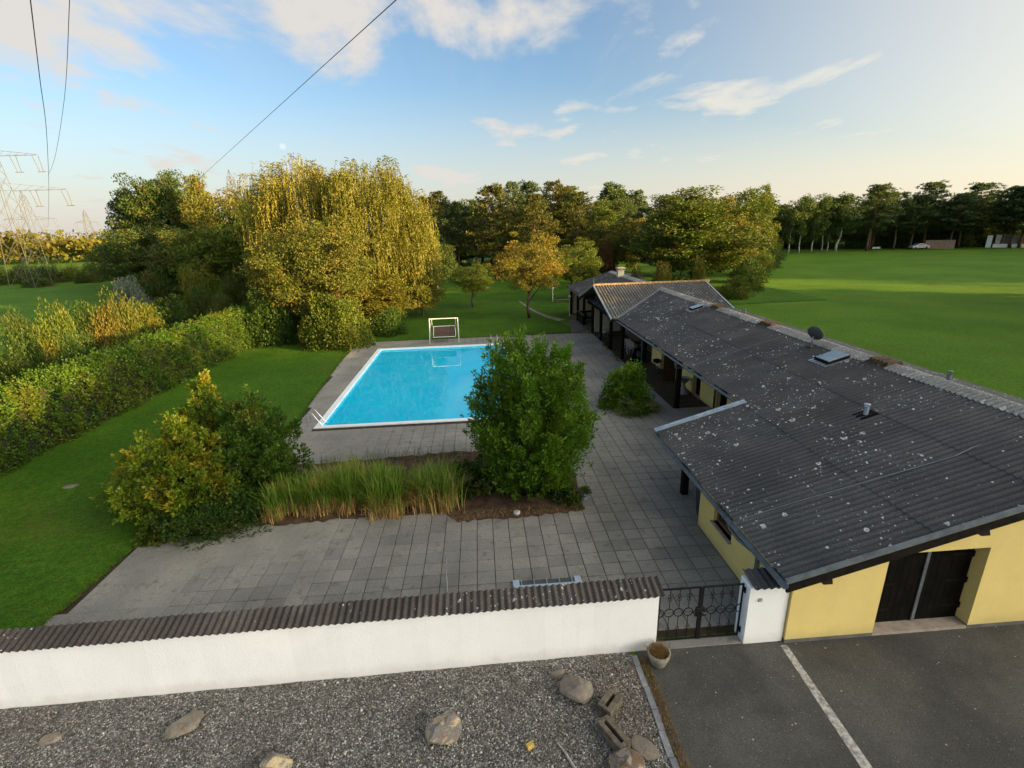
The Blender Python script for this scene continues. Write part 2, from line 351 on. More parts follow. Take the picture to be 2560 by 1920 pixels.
mb.add([(-10.5, PY1, Z), (13, PY1, Z), (13, 28.4, Z), (8.2, 28.4, Z), (-10.45, 28.25, Z)], [(0, 1, 2, 3, 4)])
terrace = tag(mb.build('terrace', m_joint), 'terrace of square concrete slabs between the white wall and the pool', kind='structure')
mb = MB(); mb.add([(8.2, 28.4, Z), (13, 28.4, Z), (13, 38, Z), (9.6, 38, Z), (9.6, 34.6, Z), (8.9, 33.6, Z), (8.6, 30, Z)], [tuple(range(7))])
m_porch = M('porch_concrete', (0.115, 0.108, 0.098), 0.85, 0.3, 1.2, 60, 0.35, 0.006, fine=0.2)
tag(mb.build('porch_paving', m_porch), 'smooth concrete paving under the veranda', kind='structure')
# slabs ---------------------------------------------------------
BED = [(-10.45, -0.2), (-7.8, 0.5), (-4.3, 0.62), (-1.1, 0.62), (-0.6, 0.05), (1.3, 0.0), (3.6, 0.25), (3.75, 2.7), (2.9, 4.6), (-0.7, 5.35), (-6.0, 4.95), (-8.6, 5.0), (-10.2, 3.2)]
def inpoly(x, y, P):
    c = False; j = len(P)-1
    for i in range(len(P)):
        if (P[i][1] > y) != (P[j][1] > y) and x < (P[j][0]-P[i][0])*(y-P[i][1])/(P[j][1]-P[i][1])+P[i][0]: c = not c
        j = i
    return c
def left_edge(y):
    E = lawn_edge[:11]
    for (a, b) in zip(E[:-1], E[1:]):
        if a[1] <= y <= b[1]: return a[0]+(b[0]-a[0])*(y-a[1])/(b[1]-a[1])
    return -10.6
def slab_mesh(g):
    h = 0.25-g; e = 0.008; V = [(-h, -h, 0), (h, -h, 0), (h, h, 0), (-h, h, 0), (-h, -h, 0.02), (h, -h, 0.02), (h, h, 0.02), (-h, h, 0.02), (-h+e, -h+e, 0.026), (h-e, -h+e, 0.026), (h-e, h-e, 0.026), (-h+e, h-e, 0.026)]
    F = [(8, 9, 10, 11)]
    for a in (0, 4): F += [(a+i, a+(i+1) % 4, a+4+(i+1) % 4, a+4+i) for i in range(4)]
    return V, F
spots = []
for i in range(-24, 25):
    for j in range(-12, 58):
        x, y = i*0.5+0.25, j*0.5+0.25
        if y < -5.0 or y > 28.2 or x > 11.9: continue
        if x-0.2 < left_edge(y): continue
        if PX0-0.2 < x < PX1+0.2 and PY0-0.2 < y < PY1+0.2: continue
        if all(inpoly(x+dx, y+dy, BED) for dx in (-.25, .25) for dy in (-.25, .25)): continue
        if y > 9 and x > 9.9: continue
        if 6.95 < x and y < -0.9: continue
        d = math.hypot(x-CAM[0], y-CAM[1]); patch = -7.8 < x < -4.8 and y < -1.5
        smooth = x < -4.3 and not patch
        spots.append((d+(60 if smooth else 0)+(6 if y > 9 else 0), x, y, smooth))
spots.sort()
sm = {}
for k, g in (('w', 0.009), ('n', 0.003)):
    V, F = slab_mesh(g); me = D.meshes.new('paving_slab'); me.from_pydata(V, [], F); me.materials.append(m_slab); sm[k] = (me, V, F)
big = MB()
for n, (d, x, y, smooth) in enumerate(spots):
    z = 0.013+random.uniform(-0.002, 0.003); k = 'n' if smooth else 'w'
    if n < 300:
        o = new_obj('paving_slab', sm[k][0], terrace, loc=(x, y, z)); o.rotation_euler = (random.gauss(0, .003), random.gauss(0, .003), random.gauss(0, .003))
    else: big.add([(x+p[0], y+p[1], z+p[2]) for p in sm[k][1]], sm[k][2])
tag(big.build('paving_slabs', m_slab, terrace), 'grey slabs round the pool and on the far terrace', kind='stuff')
sheet('planting_bed', ragged(BED, .16, .05, 3), 0.047, m_soil, 'bare brown soil of the planting bed in the terrace')
# forecourt ----------------------------------------------------
def wall_y(x): return -5.49-0.0131*(4.02-x)
sheet('forecourt', [(3.55, -30), (60, -30), (60, -5.3), (7.0, -5.3), (3.55, -5.3)], 0.006, m_asph, 'dark asphalt forecourt in front of the gate and garage')
sheet('gravel_bed', [(-40, -30), (3.42, -30), (3.42, -5.4), (-40, -5.4)], 0.006, m_gravel, 'bed of mixed grey gravel in front of the white wall')
def pebbles(n, seed):
    r = np.random.default_rng(seed); P = np.zeros((n, 3)); P[:, 1] = -5.62-np.abs(r.random(n))**1.0*3.6; P[:, 0] = r.uniform(-11.5, 3.4, n); P[:, 1] -= np.clip(-P[:, 0]-0, 0, 20)*0.010
    s = r.uniform(0.008, 0.021, n)*(1+0.6*(r.random(n) > .93)); sc = np.stack([s*r.uniform(.8, 1.7, n), s*r.uniform(.8, 1.3, n), s*r.uniform(.5, .9, n)], 1)
    a = r.uniform(0, 6.28, n); base = np.array([(1, 0, 0), (-1, 0, 0), (0, 1, 0), (0, -1, 0), (0, 0, 1), (0, 0, -1)], float)*1.0
    V = base[None]*sc[:, None, :]; V += r.normal(0, 1, V.shape)*s[:, None, None]*0.12
    ca, sa = np.cos(a)[:, None], np.sin(a)[:, None]; x = V[..., 0]*ca-V[..., 1]*sa; y = V[..., 0]*sa+V[..., 1]*ca
    V = np.stack([x+P[:, None, 0], y+P[:, None, 1], V[..., 2]+sc[:, None, 2]*0.5+0.008], -1)
    T = np.array([(0, 2, 4), (2, 1, 4), (1, 3, 4), (3, 0, 4), (2, 0, 5), (1, 2, 5), (3, 1, 5), (0, 3, 5)]); F = (T[None]+(np.arange(n)*6)[:, None, None]).reshape(-1, 3)
    return mesh_np('gravel_stones', V.reshape(-1, 3), None, F, True)
tag(new_obj('gravel_stones', pebbles(30000, 4), None, m_pebble), 'loose small grey and tan gravel stones below the white wall', 'gravel', kind='stuff')
kerb = tag(D.objects.new('kerb', None), 'line of flush grey kerb stones between gravel and asphalt', kind='structure'); COL.objects.link(kerb)
y = -5.62; k = 0
while y > -9.6:
    ln = random.choice((0.42, 0.5, 0.52)) if k else 0.30
    b = MB().box(-0.062, 0.062, -ln+0.012, 0, -0.05, 0.03)
    o = b.build('kerb_stone', m_kerb, kerb, bevel=0.006); o.location = (3.475+random.uniform(-.012, .012), y, random.uniform(0, .006)); o.rotation_euler[2] = random.uniform(-.02, .02); y -= ln; k += 1
o = MB().hexa([(6.83, -5.66, 0.008), (6.93, -5.66, 0.008), (6.80, -9.5, 0.008), (6.62, -9.5, 0.008)][::-1], [(6.80, -5.66, 0.011), (6.95, -5.66, 0.011), (6.82, -9.5, 0.011), (6.60, -9.5, 0.011)][::-1]).build('parking_line', m_paint)
tag(o, 'worn white parking line running from the house corner', kind='structure')
pth = [(8.0, 33.9), (7.0, 36.5), (6.2, 40), (5.7, 44), (5.2, 48), (5.45, 48), (5.95, 44), (6.6, 40), (7.6, 36.7), (8.9, 34.3)]
sheet('garden_path', pth, 0.050, M('path_stone', (0.20, 0.185, 0.16), 0.9, 0.3, 2, 30, 0.3), 'narrow pale path curving across the lawn to the trees')
# pool ---------------------------------------------------------
def pool():
    base = ((PX0+PX1)/2, (PY0+PY1)/2, 0)
    t = thing('swimming_pool', 'rectangular swimming pool with bright blue water and white rim', 'pool', base)
    m_rim = M('white_pool_rim', (0.76, 0.80, 0.82), 0.5, 0.05, 2, 30, 0.1)
    w = 0.30; mb = MB(); o = (PX0, PX1, PY0, PY1); i = (PX0+w, PX1-w, PY0+w, PY1-w); zt = 0.055
    frame_quads(mb, o, i, zt)
    for (a, b, c, d) in ((o[0], o[2], o[1], o[2]), (o[1], o[2], o[1], o[3]), (o[1], o[3], o[0], o[3]), (o[0], o[3], o[0], o[2])):
        mb.add([(a, b, -0.1), (c, d, -0.1), (c, d, zt), (a, b, zt)], [(0, 1, 2, 3)])
    for (a, b, c, d) in ((i[0], i[2], i[1], i[2]), (i[1], i[2], i[1], i[3]), (i[1], i[3], i[0], i[3]), (i[0], i[3], i[0], i[2])):
        mb.add([(a, b, -0.03), (c, d, -0.03), (c, d, zt), (a, b, zt)], [(3, 2, 1, 0)])
    mb.build('rim', m_rim, t, base=base)
    m, nt, N, L, b = nodes('blue_pool_liner'); p = wpos(N)
    c = mix_rgb(N, L, mrange(N, L, tnoise(N, L, p, 0.7, 5, 0.6), 0.3, 0.7), LINER1, LINER2)
    c = mix_rgb(N, L, mrange(N, L, tnoise(N, L, p, 7.0, 3, 0.6), 0.55, 0.75), c, LINER3)
    L.new(c, b.inputs['Base Color']); b.inputs['Roughness'].default_value = 0.6
    mb = MB(); j = (i[0]-.001, i[1]+.001, i[2]-.001, i[3]+.001); zf = -1.2; q = 0.35
    F = (i[0]+q, i[1]-q, i[2]+q, i[3]-q)
    mb.add([(F[0], F[2], zf), (F[1], F[2], zf), (F[1], F[3], zf), (F[0], F[3], zf)], [(0, 1, 2, 3)])
    top = [(i[0], i[2]), (i[1], i[2]), (i[1], i[3]), (i[0], i[3])]; bot = [(F[0], F[2]), (F[1], F[2]), (F[1], F[3]), (F[0], F[3])]
    for k in range(4):
        a, b2 = top[k], top[(k+1) % 4]; c2, d2 = bot[k], bot[(k+1) % 4]
        mb.add([(a[0], a[1], -0.03), (b2[0], b2[1], -0.03), (b2[0], b2[1], -0.95), (a[0], a[1], -0.95), (d2[0], d2[1], zf), (c2[0], c2[1], zf)], [(3, 2, 1, 0), (5, 4, 2, 3)])
    mb.build('liner', m, t, base=base)
    m, nt, N, L, b = nodes('pool_water'); N.remove(b); p = wpos(N)
    tr = N.new('ShaderNodeBsdfTransparent'); tr.inputs[0].default_value = (0.75, 0.97, 1.0, 1); gl = N.new('ShaderNodeBsdfGlossy'); gl.inputs['Roughness'].default_value = 0.015
    sc = N.new('ShaderNodeBsdfDiffuse'); L.new(mix_rgb(N, L, mrange(N, L, tnoise(N, L, p, 0.5, 4, 0.55), 0.3, 0.7), WATER1, WATER2), sc.inputs[0])      # light scattered back by the water body
    body = N.new('ShaderNodeMixShader'); body.inputs[0].default_value = 0.75; L.new(tr.outputs[0], body.inputs[1]); L.new(sc.outputs[0], body.inputs[2])
    fr = N.new('ShaderNodeFresnel'); fr.inputs[0].default_value = 1.33; mx = N.new('ShaderNodeMixShader'); bp = N.new('ShaderNodeBump'); bp.inputs['Strength'].default_value = 0.05; bp.inputs['Distance'].default_value = 0.02
    L.new(tnoise(N, L, p, 1.6, 3, 0.5), bp.inputs['Height']); L.new(bp.outputs[0], gl.inputs['Normal']); L.new(bp.outputs[0], fr.inputs['Normal'])
    L.new(mrange(N, L, fr.outputs[0], 0, 1, 0.0, WATREF, False), mx.inputs[0]); L.new(body.outputs[0], mx.inputs[1]); L.new(gl.outputs[0], mx.inputs[2]); L.new(mx.outputs[0], N['Material Output'].inputs[0])
    zw = -0.075; mb = MB(); mb.add([(i[0]-.01, i[2]-.01, zw), (i[1]+.01, i[2]-.01, zw), (i[1]+.01, i[3]+.01, zw), (i[0]-.01, i[3]+.01, zw)], [(0, 1, 2, 3)])
    mb.build('water_surface', m, t, base=base)
pool()
# ---------------------------------------------------------------- foliage builders
def unit(v): return v/(np.linalg.norm(v, axis=1, keepdims=True)+1e-9)
def leaf_arrays(P, Dv, L, Wd, r, wide=0.45):
    n = len(P); side = unit(np.cross(Dv, unit(r.normal(0, 1, (n, 3))))); nrm = np.cross(side, Dv)
    L = np.asarray(L)[:, None]; Wd = np.asarray(Wd)[:, None]; mid = P+Dv*L*wide
    V = np.stack([P, mid+side*Wd*.5+nrm*L*.06, P+Dv*L, mid-side*Wd*.5+nrm*L*.06], 1).reshape(-1, 3)
    return V, np.arange(n*4).reshape(-1, 4)
def leaf_quads(P, Dv, L, Wd, r, name='leaves'):
    V, Q = leaf_arrays(P, Dv, L, Wd, r); return mesh_np(name, V, Q)
def sph(n, r): return unit(r.normal(0, 1, (n, 3)))
def limb_tubes(mb, pts_list):
    for pts, r0, r1, n in pts_list:
        k = len(pts); mb.tube(pts, [r0+(r1-r0)*i/(k-1) for i in range(k)], n)
def broad_tree(seed, H, R, zb, nc, nl, leaf, trunk_r, squash=1.0, spread=.24, lean=0.0, cone=0.0):
    """returns (trunk mesh, crown mesh); crown = leaf clumps round the limb ends"""
    r = np.random.default_rng(seed); zc = (zb+H)/2; hz = (H-zb)/2; d = sph(nc, r); q = r.random(nc)**.34
    lump = 1+.22*np.sin(d[:, 0]*3.1+seed)*np.cos(d[:, 1]*2.7+seed*2)+r.normal(0, .10, nc)
    c = d*(q*lump)[:, None]; c[:, 2] = np.clip(c[:, 2], -1, 1); tz = (c[:, 2]+1)/2
    rr = R*(1-cone*tz); c = np.stack([c[:, 0]*rr, c[:, 1]*rr, zc+c[:, 2]*hz], 1)
    rc = R*spread*r.uniform(.55, 1.25, nc)
    k = np.repeat(np.arange(nc), nl); n = len(k); dd = sph(n, r); dd[:, 2] = dd[:, 2]*.75+.1
    P = c[k]+dd*(rc[k]*(.35+.75*r.random(n)**.6))[:, None]*np.array([1, 1, .72*squash])
    Dv = unit(dd*.7+sph(n, r)*.7+np.array([0, 0, -.25])); s = r.uniform(.7, 1.35, n)*leaf
    V, Q = leaf_arrays(P, Dv, s, s*r.uniform(.45, .75, n), r); crown = mesh_np('crown', V, Q)
    mb = MB(); zt = zb+(H-zb)*.62; pts = [(0, 0, 0), (.05*R*math.sin(seed), .05*R, zb*.5), (lean, 0, zb), (lean*1.3, .05, zt)]
    mb.tube(pts, [trunk_r*1.25, trunk_r, trunk_r*.8, trunk_r*.3], 8)
    for j in r.choice(nc, min(nc, 11), replace=False):
        z0 = zb*.75+(zt-zb*.75)*r.random()*.8; e = c[j]; m_ = (e*.5+np.array([lean, 0, z0])*.5)+np.array([0, 0, .12*R]); mb.tube([(lean, 0, z0), tuple(m_), tuple(e)], [trunk_r*.45, trunk_r*.28, trunk_r*.1], 5)
    return mb.mesh('trunk', True), crown
def pine_tree(seed, H, zb, R, leaf=.42, per=10, tr=.17):
    r = np.random.default_rng(seed); P = []; Dd = []; mb = MB(); lx, ly = r.normal(0, .25, 2)
    ax = lambda z: np.array([lx*(z/H)**1.5+.10*math.sin(z*.5+seed), ly*(z/H)**1.5, z])
    mb.tube([tuple(ax(z)) for z in np.linspace(0, H*.97, 10)], list(np.linspace(tr*1.2, .03, 10)), 7); z = zb; a0 = 0
    while z < H-.2:
        t = (z-zb)/(H-zb); prof = (.45+.75*math.sin(min(1, t*1.25+.12)*math.pi*.62))*(1-t)**.55+.10; nb = r.integers(4, 7)
        if r.random() < .12 and t < .5: z += .5; continue
        for b in range(nb):
            a = a0+b*6.283/nb+r.normal(0, .3); ln = R*prof*r.uniform(.55, 1.15); up = .12+.5*t+r.normal(0, .08); d = np.array([math.cos(a), math.sin(a), up]); p0 = ax(z); p1 = p0+d*ln*np.array([1, 1, .8]); pm = (p0+p1)/2+np.array([0, 0, -.06*ln])
            mb.tube([tuple(p0), tuple(pm), tuple(p1)], [.045*(1-t)+.012, .025, .008], 4, False)
            m_ = int(per*max(.5, ln/R)*2.6)
            q = r.uniform(.30, 1.06, m_)**.8; base = p0+(p1-p0)*q[:, None]+r.normal(0, .12+.05*ln, (m_, 3))*np.array([1, 1, .55]); k = 5
            P.append(np.repeat(base, k, 0)); Dd.append(unit(np.repeat(np.tile(d, (m_, 1)), k, 0)*.45+sph(m_*k, r)*.9+np.array([0, 0, .35])))
        a0 += .7; z += r.uniform(.36, .62)
    P = np.concatenate(P); Dv = np.concatenate(Dd); n = len(P); s = leaf*r.uniform(.7, 1.3, n)
    V, Q = leaf_arrays(P, Dv, s, s*.30, r); return mb.mesh('trunk', True), mesh_np('crown', V, Q)
def willow_tree(seed, H, R, nstr, leaf=.27):
    r = np.random.default_rng(seed); nb = 260; d = sph(nb*3, r); d = d[d[:, 2] > -.25][:nb]; nb = len(d)
    lump = 1+.07*np.sin(d[:, 0]*5+seed)*np.cos(d[:, 1]*4)+r.normal(0, .035, nb); rad_ = r.uniform(.72, 1.0, nb)**.5
    top = np.stack([d[:, 0]*R*.93*rad_, d[:, 1]*R*.93*rad_, H*.46+np.clip(d[:, 2], -.25, 1)*H*.50*rad_], 1)*lump[:, None]
    k = r.integers(0, nb, nstr); out = unit(np.stack([top[k, 0], top[k, 1], np.zeros(nstr)], 1)+1e-6); off = r.normal(0, 1, (nstr, 3))*np.array([.9, .9, .40])*R*.11
    start = top[k]+off; ln = np.minimum(start[:, 2]-.5-1.6*r.random(nstr), r.uniform(1.2, 4.6, nstr)+1.2*np.sin(k*1.7)); ln = np.maximum(ln, .7); step = .17; P = []; Dv = []
    for i in range(nstr):
        m_ = int(ln[i]/step); t = np.arange(m_)*step; arc = np.minimum(t, 1.6); x = out[i]*(0.62*arc-0.16*arc**2)[:, None]*R*.17
        z = .14*np.sin(np.minimum(t, 1.1)*2.4)-np.maximum(t-.45, 0)*1.0; p = start[i]+x+np.stack([.07*np.sin(t*1.3+i), .07*np.cos(t*1.1+i), z], 1); P.append(p); dv = np.tile(np.array([[0, 0, -1.0]]), (m_, 1))+r.normal(0, .34, (m_, 3)); dv[t < .6] += out[i]*1.0+np.array([0, 0, .9]); Dv.append(unit(dv))
    P = np.concatenate(P); Dv = np.concatenate(Dv); n = len(P); s = leaf*r.uniform(.7, 1.25, n); V, Q = leaf_arrays(P, Dv, s, s*.32, r); crown = mesh_np('crown', V, Q)
    mb = MB(); mb.tube([(0, 0, 0), (.2, 0, 1.5), (.1, .2, 3.5)], [.65, .5, .42], 10)
    for j in range(0, nb, 11):
        e = top[j]*.93; mb.tube([(.1, .2, 3.0+2.5*r.random()), (e[0]*.4, e[1]*.4, e[2]*.62+1), tuple(e)], [.22, .14, .03], 6)
    return mb.mesh('trunk', True), crown
def plume_shrub(seed, plumes, n_per, leaf, w, up=.9, spread=.45, curl=.35):
    """upright conifer: every plume (base, tip, radius) carries short sprays on its surface"""
    r = np.random.default_rng(seed); Pl = []; Dl = []; mb = MB()
    for (b, t, R) in plumes:
        b, t = np.array(b, float), np.array(t, float); ax = t-b; ln = np.linalg.norm(ax); a = ax/ln; n = int(n_per*(ln*R)/1.0)
        u = r.random(n)**.85; prof = np.where(u < .35, .45+.55*(u/.35), (1-(u-.35)/.65)**.72)*1.0; e1 = unit(np.cross(a[None], [[.3, .5, .1]])); e2 = np.cross(a[None], e1); th = r.uniform(0, 6.283, n)
        lump = 1+.28*np.sin(th*3+u*9+seed)+.18*np.sin(th*5-u*23); o = e1*np.cos(th)[:, None]+e2*np.sin(th)[:, None]
        P = b+ax*u[:, None]+o*(R*prof*lump*(.55+.45*r.random(n)**.5))[:, None]; Pl.append(P); Dl.append(unit(a*up+o*spread+r.normal(0, curl, (n, 3))))
        mb.tube([tuple(b), tuple(b+ax*.5+r.normal(0, .05, 3)), tuple(b+ax*.85)], [.05+.02*R, .03, .008], 5)
    P = np.concatenate(Pl); Dv = np.concatenate(Dl); n = len(P); s = leaf*r.uniform(.65, 1.35, n); V, Q = leaf_arrays(P, Dv, s, s*w*r.uniform(.7, 1.3, n), r, .55); return mb.mesh('stems', True), mesh_np('foliage', V, Q)
def leader_shrub(seed, leaders, dens, tl, tr, per, leaf, w, up=.8, out=.55, curl=.35):
    """dense conifer: leaders (base, tip, radius) clothed in many short upright tufts of scale sprays"""
    r = np.random.default_rng(seed); Pl = []; Dl = []; mb = MB()
    for (b, t, R) in leaders:
        b, t = np.array(b, float), np.array(t, float); ax = t-b; ln = np.linalg.norm(ax); a = ax/ln; n = max(8, int(dens*ln*R)); u = r.random(n)**.9
        prof = np.where(u < .3, .62+.38*(u/.3), np.maximum(.05, 1-((u-.3)/.7)**1.25)); e1 = unit(np.cross(a[None], [[.3, .5, .1]])); e2 = np.cross(a[None], e1); th = r.uniform(0, 6.283, n); o = e1*np.cos(th)[:, None]+e2*np.sin(th)[:, None]
        C = b+ax*u[:, None]+o*(R*prof*r.uniform(.45, 1.08, n))[:, None]; dv = unit(a*up+o*out+r.normal(0, .22, (n, 3))); L = tl*r.uniform(.6, 1.35, n)*(1-.35*u); k = np.repeat(np.arange(n), per); m = len(k); q = r.random(m); f1 = unit(np.cross(dv, r.normal(0, 1, (n, 3)))); f2 = np.cross(dv, f1); ph = r.uniform(0, 6.283, m); oo = f1[k]*np.cos(ph)[:, None]+f2[k]*np.sin(ph)[:, None]
        Pl.append(C[k]+dv[k]*(L[k]*q)[:, None]+oo*(tr*np.sqrt(np.maximum(.02, 1-q))*r.uniform(.4, 1.0, m))[:, None]); Dl.append(unit(dv[k]*.9+oo*.55+r.normal(0, curl, (m, 3))))
        mb.tube([tuple(b), tuple(b+ax*.5+r.normal(0, .05, 3)), tuple(b+ax*.9)], [.06, .035, .008], 5)
    P = np.concatenate(Pl); P[:, 2] = np.maximum(P[:, 2], .02); Dv = np.concatenate(Dl); n = len(P); s = leaf*r.uniform(.65, 1.35, n); V, Q = leaf_arrays(P, Dv, s, s*w*r.uniform(.7, 1.3, n), r, .55); return mb.mesh('stems', True), mesh_np('foliage', V, Q)
def bush(seed, R, H, nc, nl, leaf, shoots=0, asp=.6):
    r = np.random.default_rng(seed); d = sph(nc, r); d[:, 2] = np.abs(d[:, 2]); c = d*(r.random(nc)**.35*(1+.2*np.sin(d[:, 0]*4+seed)))[:, None]*np.array([R, R, H*.86]); rc = R*.30*r.uniform(.6, 1.2, nc); k = np.repeat(np.arange(nc), nl); n = len(k); dd = sph(n, r)
    P = c[k]+dd*(rc[k]*(.3+.8*r.random(n)**.6))[:, None]*np.array([1, 1, .75]); P[:, 2] = np.maximum(P[:, 2], .03); Dv = unit(dd*.8+sph(n, r)*.6+np.array([0, 0, .15]))
    if shoots:
        m_ = shoots*14; a = r.uniform(0, 6.283, shoots); q = r.random(shoots)**.5*R*.9; b0 = np.stack([np.cos(a)*q, np.sin(a)*q, H*.72*np.sqrt(np.maximum(.05, 1-(q/R)**2))], 1); kk = np.repeat(np.arange(shoots), 14); t = np.tile(np.arange(14)/14, shoots); ln = r.uniform(.25, .6, shoots)*H*.5
        sd_ = np.stack([r.normal(0, .25, shoots), r.normal(0, .25, shoots), np.ones(shoots)], 1); P2 = b0[kk]+sd_[kk]*(t*ln[kk])[:, None]; P = np.concatenate([P, P2]); Dv = np.concatenate([Dv, unit(sph(m_, r)+np.array([0, 0, .6]))]); n = len(P)
    s = leaf*r.uniform(.65, 1.35, n); V, Q = leaf_arrays(P, Dv, s, s*asp, r); mb = MB()
    for j in range(7):
        a = j*.9+seed; mb.tube([(0.1*math.cos(a), .1*math.sin(a), 0), (R*.3*math.cos(a), R*.3*math.sin(a), H*.4), (R*.5*math.cos(a), R*.5*math.sin(a), H*.7)], [.05, .03, .01], 5)
    return mb.mesh('stems', True), mesh_np('foliage', V, Q)
def blades(seed, P, h, lean, wd, seg=3):
    """arching grass blades: P bases (n,3), h heights, lean unit xy * amount"""
    r = np.random.default_rng(seed); n = len(P); az = r.uniform(0, 6.283, n); side = np.stack([-np.sin(az), np.cos(az), np.zeros(n)], 1); out = np.stack([np.cos(az), np.sin(az), np.zeros(n)], 1)
    V = []
    for i in range(seg+1):
        t = i/seg; c = P+np.array([0, 0, 1.0])*(h*(t-.42*lean*t*t))[:, None]+out*(h*lean*.75*t**2.2)[:, None]; w = (wd*(1-t)**.6)[:, None] if i < seg else (wd*.08)[:, None]; V += [c-side*w*.5, c+side*w*.5]
    V = np.stack(V, 1); q = []
    for i in range(seg): q.append((2*i, 2*i+1, 2*i+3, 2*i+2))
    Q = (np.array(q)[None]+(np.arange(n)*(2*seg+2))[:, None, None]).reshape(-1, 4); return V.reshape(-1, 3), Q
# ---------------------------------------------------------------- house
def roof_mat(name, c1, c2, dens, warm=0.0):
    m, nt, N, L, b = nodes(name); p = wpos(N)
    c = mix_rgb(N, L, mrange(N, L, tnoise(N, L, p, 0.7, 6, 0.65), 0.3, 0.7), c1, c2)
    c = mix_rgb(N, L, 1.0, c, mix_rgb(N, L, mrange(N, L, tnoise(N, L, p, 28.0, 4, 0.7), 0.3, 0.72), (0.62,)*3, (1.5,)*3), 'MULTIPLY')
    oi = N.new('ShaderNodeObjectInfo'); c = mix_rgb(N, L, 1.0, c, mix_rgb(N, L, oi.outputs['Random'], (0.85,)*3, (1.15,)*3), 'MULTIPLY')
    mask = mrange(N, L, tnoise(N, L, p, 0.45, 4, 0.6), 0.40, 0.62)
    for sc, rmax, thr, ring in ((3.4, 0.30, 0.66-dens, True), (7.5, 0.26, 0.57-dens, False), (15.0, 0.28, 0.66-dens, False)):
        vo = N.new('ShaderNodeTexVoronoi'); vo.inputs['Scale'].default_value = sc; vo.inputs['Randomness'].default_value = 1.0
        w = N.new('ShaderNodeVectorMath'); w.operation = 'ADD'; nz = N.new('ShaderNodeTexNoise'); nz.inputs['Scale'].default_value = sc*2.2; L.new(p, nz.inputs['Vector'])
        sc2 = N.new('ShaderNodeVectorMath'); sc2.operation = 'SCALE'; L.new(nz.outputs['Color'], sc2.inputs[0]); sc2.inputs['Scale'].default_value = 0.22/sc; L.new(p, w.inputs[0]); L.new(sc2.outputs[0], w.inputs[1]); L.new(w.outputs[0], vo.inputs['Vector'])
        r = N.new('ShaderNodeSeparateColor'); L.new(vo.outputs['Color'], r.inputs[0])
        size = mmath(N, L, 'ADD', mmath(N, L, 'MULTIPLY', r.outputs[1], rmax*0.75), rmax*0.25)
        inside = mmath(N, L, 'LESS_THAN', vo.outputs['Distance'], size)
        pres = mmath(N, L, 'GREATER_THAN', mmath(N, L, 'ADD', mmath(N, L, 'MULTIPLY', r.outputs[0], 0.62), mmath(N, L, 'MULTIPLY', mask, 0.38)), thr)
        k = mmath(N, L, 'MULTIPLY', inside, pres)
        if ring:
            core = mmath(N, L, 'MULTIPLY', mmath(N, L, 'LESS_THAN', vo.outputs['Distance'], mmath(N, L, 'MULTIPLY', size, 0.5)), mmath(N, L, 'GREATER_THAN', r.outputs[1], 0.45))
            k = mmath(N, L, 'SUBTRACT', k, mmath(N, L, 'MULTIPLY', mmath(N, L, 'MULTIPLY', core, pres), 0.6))
        c = mix_rgb(N, L, mmath(N, L, 'MULTIPLY', k, 0.85), c, mix_rgb(N, L, r.outputs[2], (0.34, 0.36, 0.34), (0.52, 0.55, 0.56)))
    if warm: c = mix_rgb(N, L, mmath(N, L, 'MULTIPLY', mrange(N, L, tnoise(N, L, p, 1.3, 5, 0.7), 0.5, 0.7), warm), c, (0.15, 0.085, 0.035))
    L.new(c, b.inputs['Base Color']); b.inputs['Roughness'].default_value = 0.72; b.inputs['Specular IOR Level'].default_value = 0.35
    bump(N, L, b, tnoise(N, L, p, 70.0, 3, 0.6), 0.4, 0.006); return m
m_roof = roof_mat('weathered_fibre_cement', (0.033, 0.037, 0.043), (0.056, 0.059, 0.064), 0.0)
m_roof2 = roof_mat('pale_lichened_fibre_cement', (0.080, 0.077, 0.070), (0.140, 0.13, 0.115), 0.14, 0.25)
m_cap = roof_mat('pale_ridge_cap', (0.11, 0.12, 0.125), (0.20, 0.21, 0.21), 0.08)
m_moss = M('mossy_rust', (0.12, 0.075, 0.035), 0.95, 0.6, 5, 40, 0.8, 0.03, col2=(0.035, 0.03, 0.022))
m_coping = roof_mat('brown_corrugated_coping', (0.040, 0.034, 0.031), (0.078, 0.066, 0.058), -0.09)
m_yellow = M('yellow_render', (0.74, 0.585, 0.215), 0.9, 0.045, 1.2, 110, 0.25, 0.006, fine=0.05)
m_cream = M('cream_render', (0.55, 0.49, 0.33), 0.9, 0.06, 1.2, 110, 0.25, 0.006)
m_plinth = M('grey_plinth', (0.12, 0.12, 0.105), 0.9, 0.25, 3, 60, 0.4)
m_timber = M('black_brown_timber', (0.010, 0.0075, 0.0055), 0.8, 0.45, 6, 60, 0.5, 0.006, spec=0.12)
m_door = M('tarred_door_boards', (0.0050, 0.0044, 0.0036), 0.8, 0.5, 3, 50, 0.5, 0.006, spec=0.08)
m_brown = M('brown_door_boards', (0.050, 0.024, 0.010), 0.7, 0.35, 6, 60, 0.4)
m_board = M('weathered_boards', (0.115, 0.085, 0.058), 0.85, 0.3, 5, 60, 0.4)
m_zinc = M('zinc_sheet', (0.36, 0.43, 0.50), 0.42, 0.2, 3, 30, 0.15, 0.004, metal=0.55)
m_zincd = M('dull_zinc', (0.15, 0.175, 0.19), 0.5, 0.25, 4, 30, 0.2, 0.004, metal=0.4)
m_glass = M('dark_glass', (0.02, 0.025, 0.03), 0.06, 0.1, 2, 5, 0, spec=0.6)
m_sky_glass = M('skylight_glass', (0.16, 0.24, 0.30), 0.08, 0.1, 2, 5, 0, spec=0.8)
m_stone = M('sill_stone', (0.33, 0.28, 0.23), 0.85, 0.2, 5, 60, 0.4)
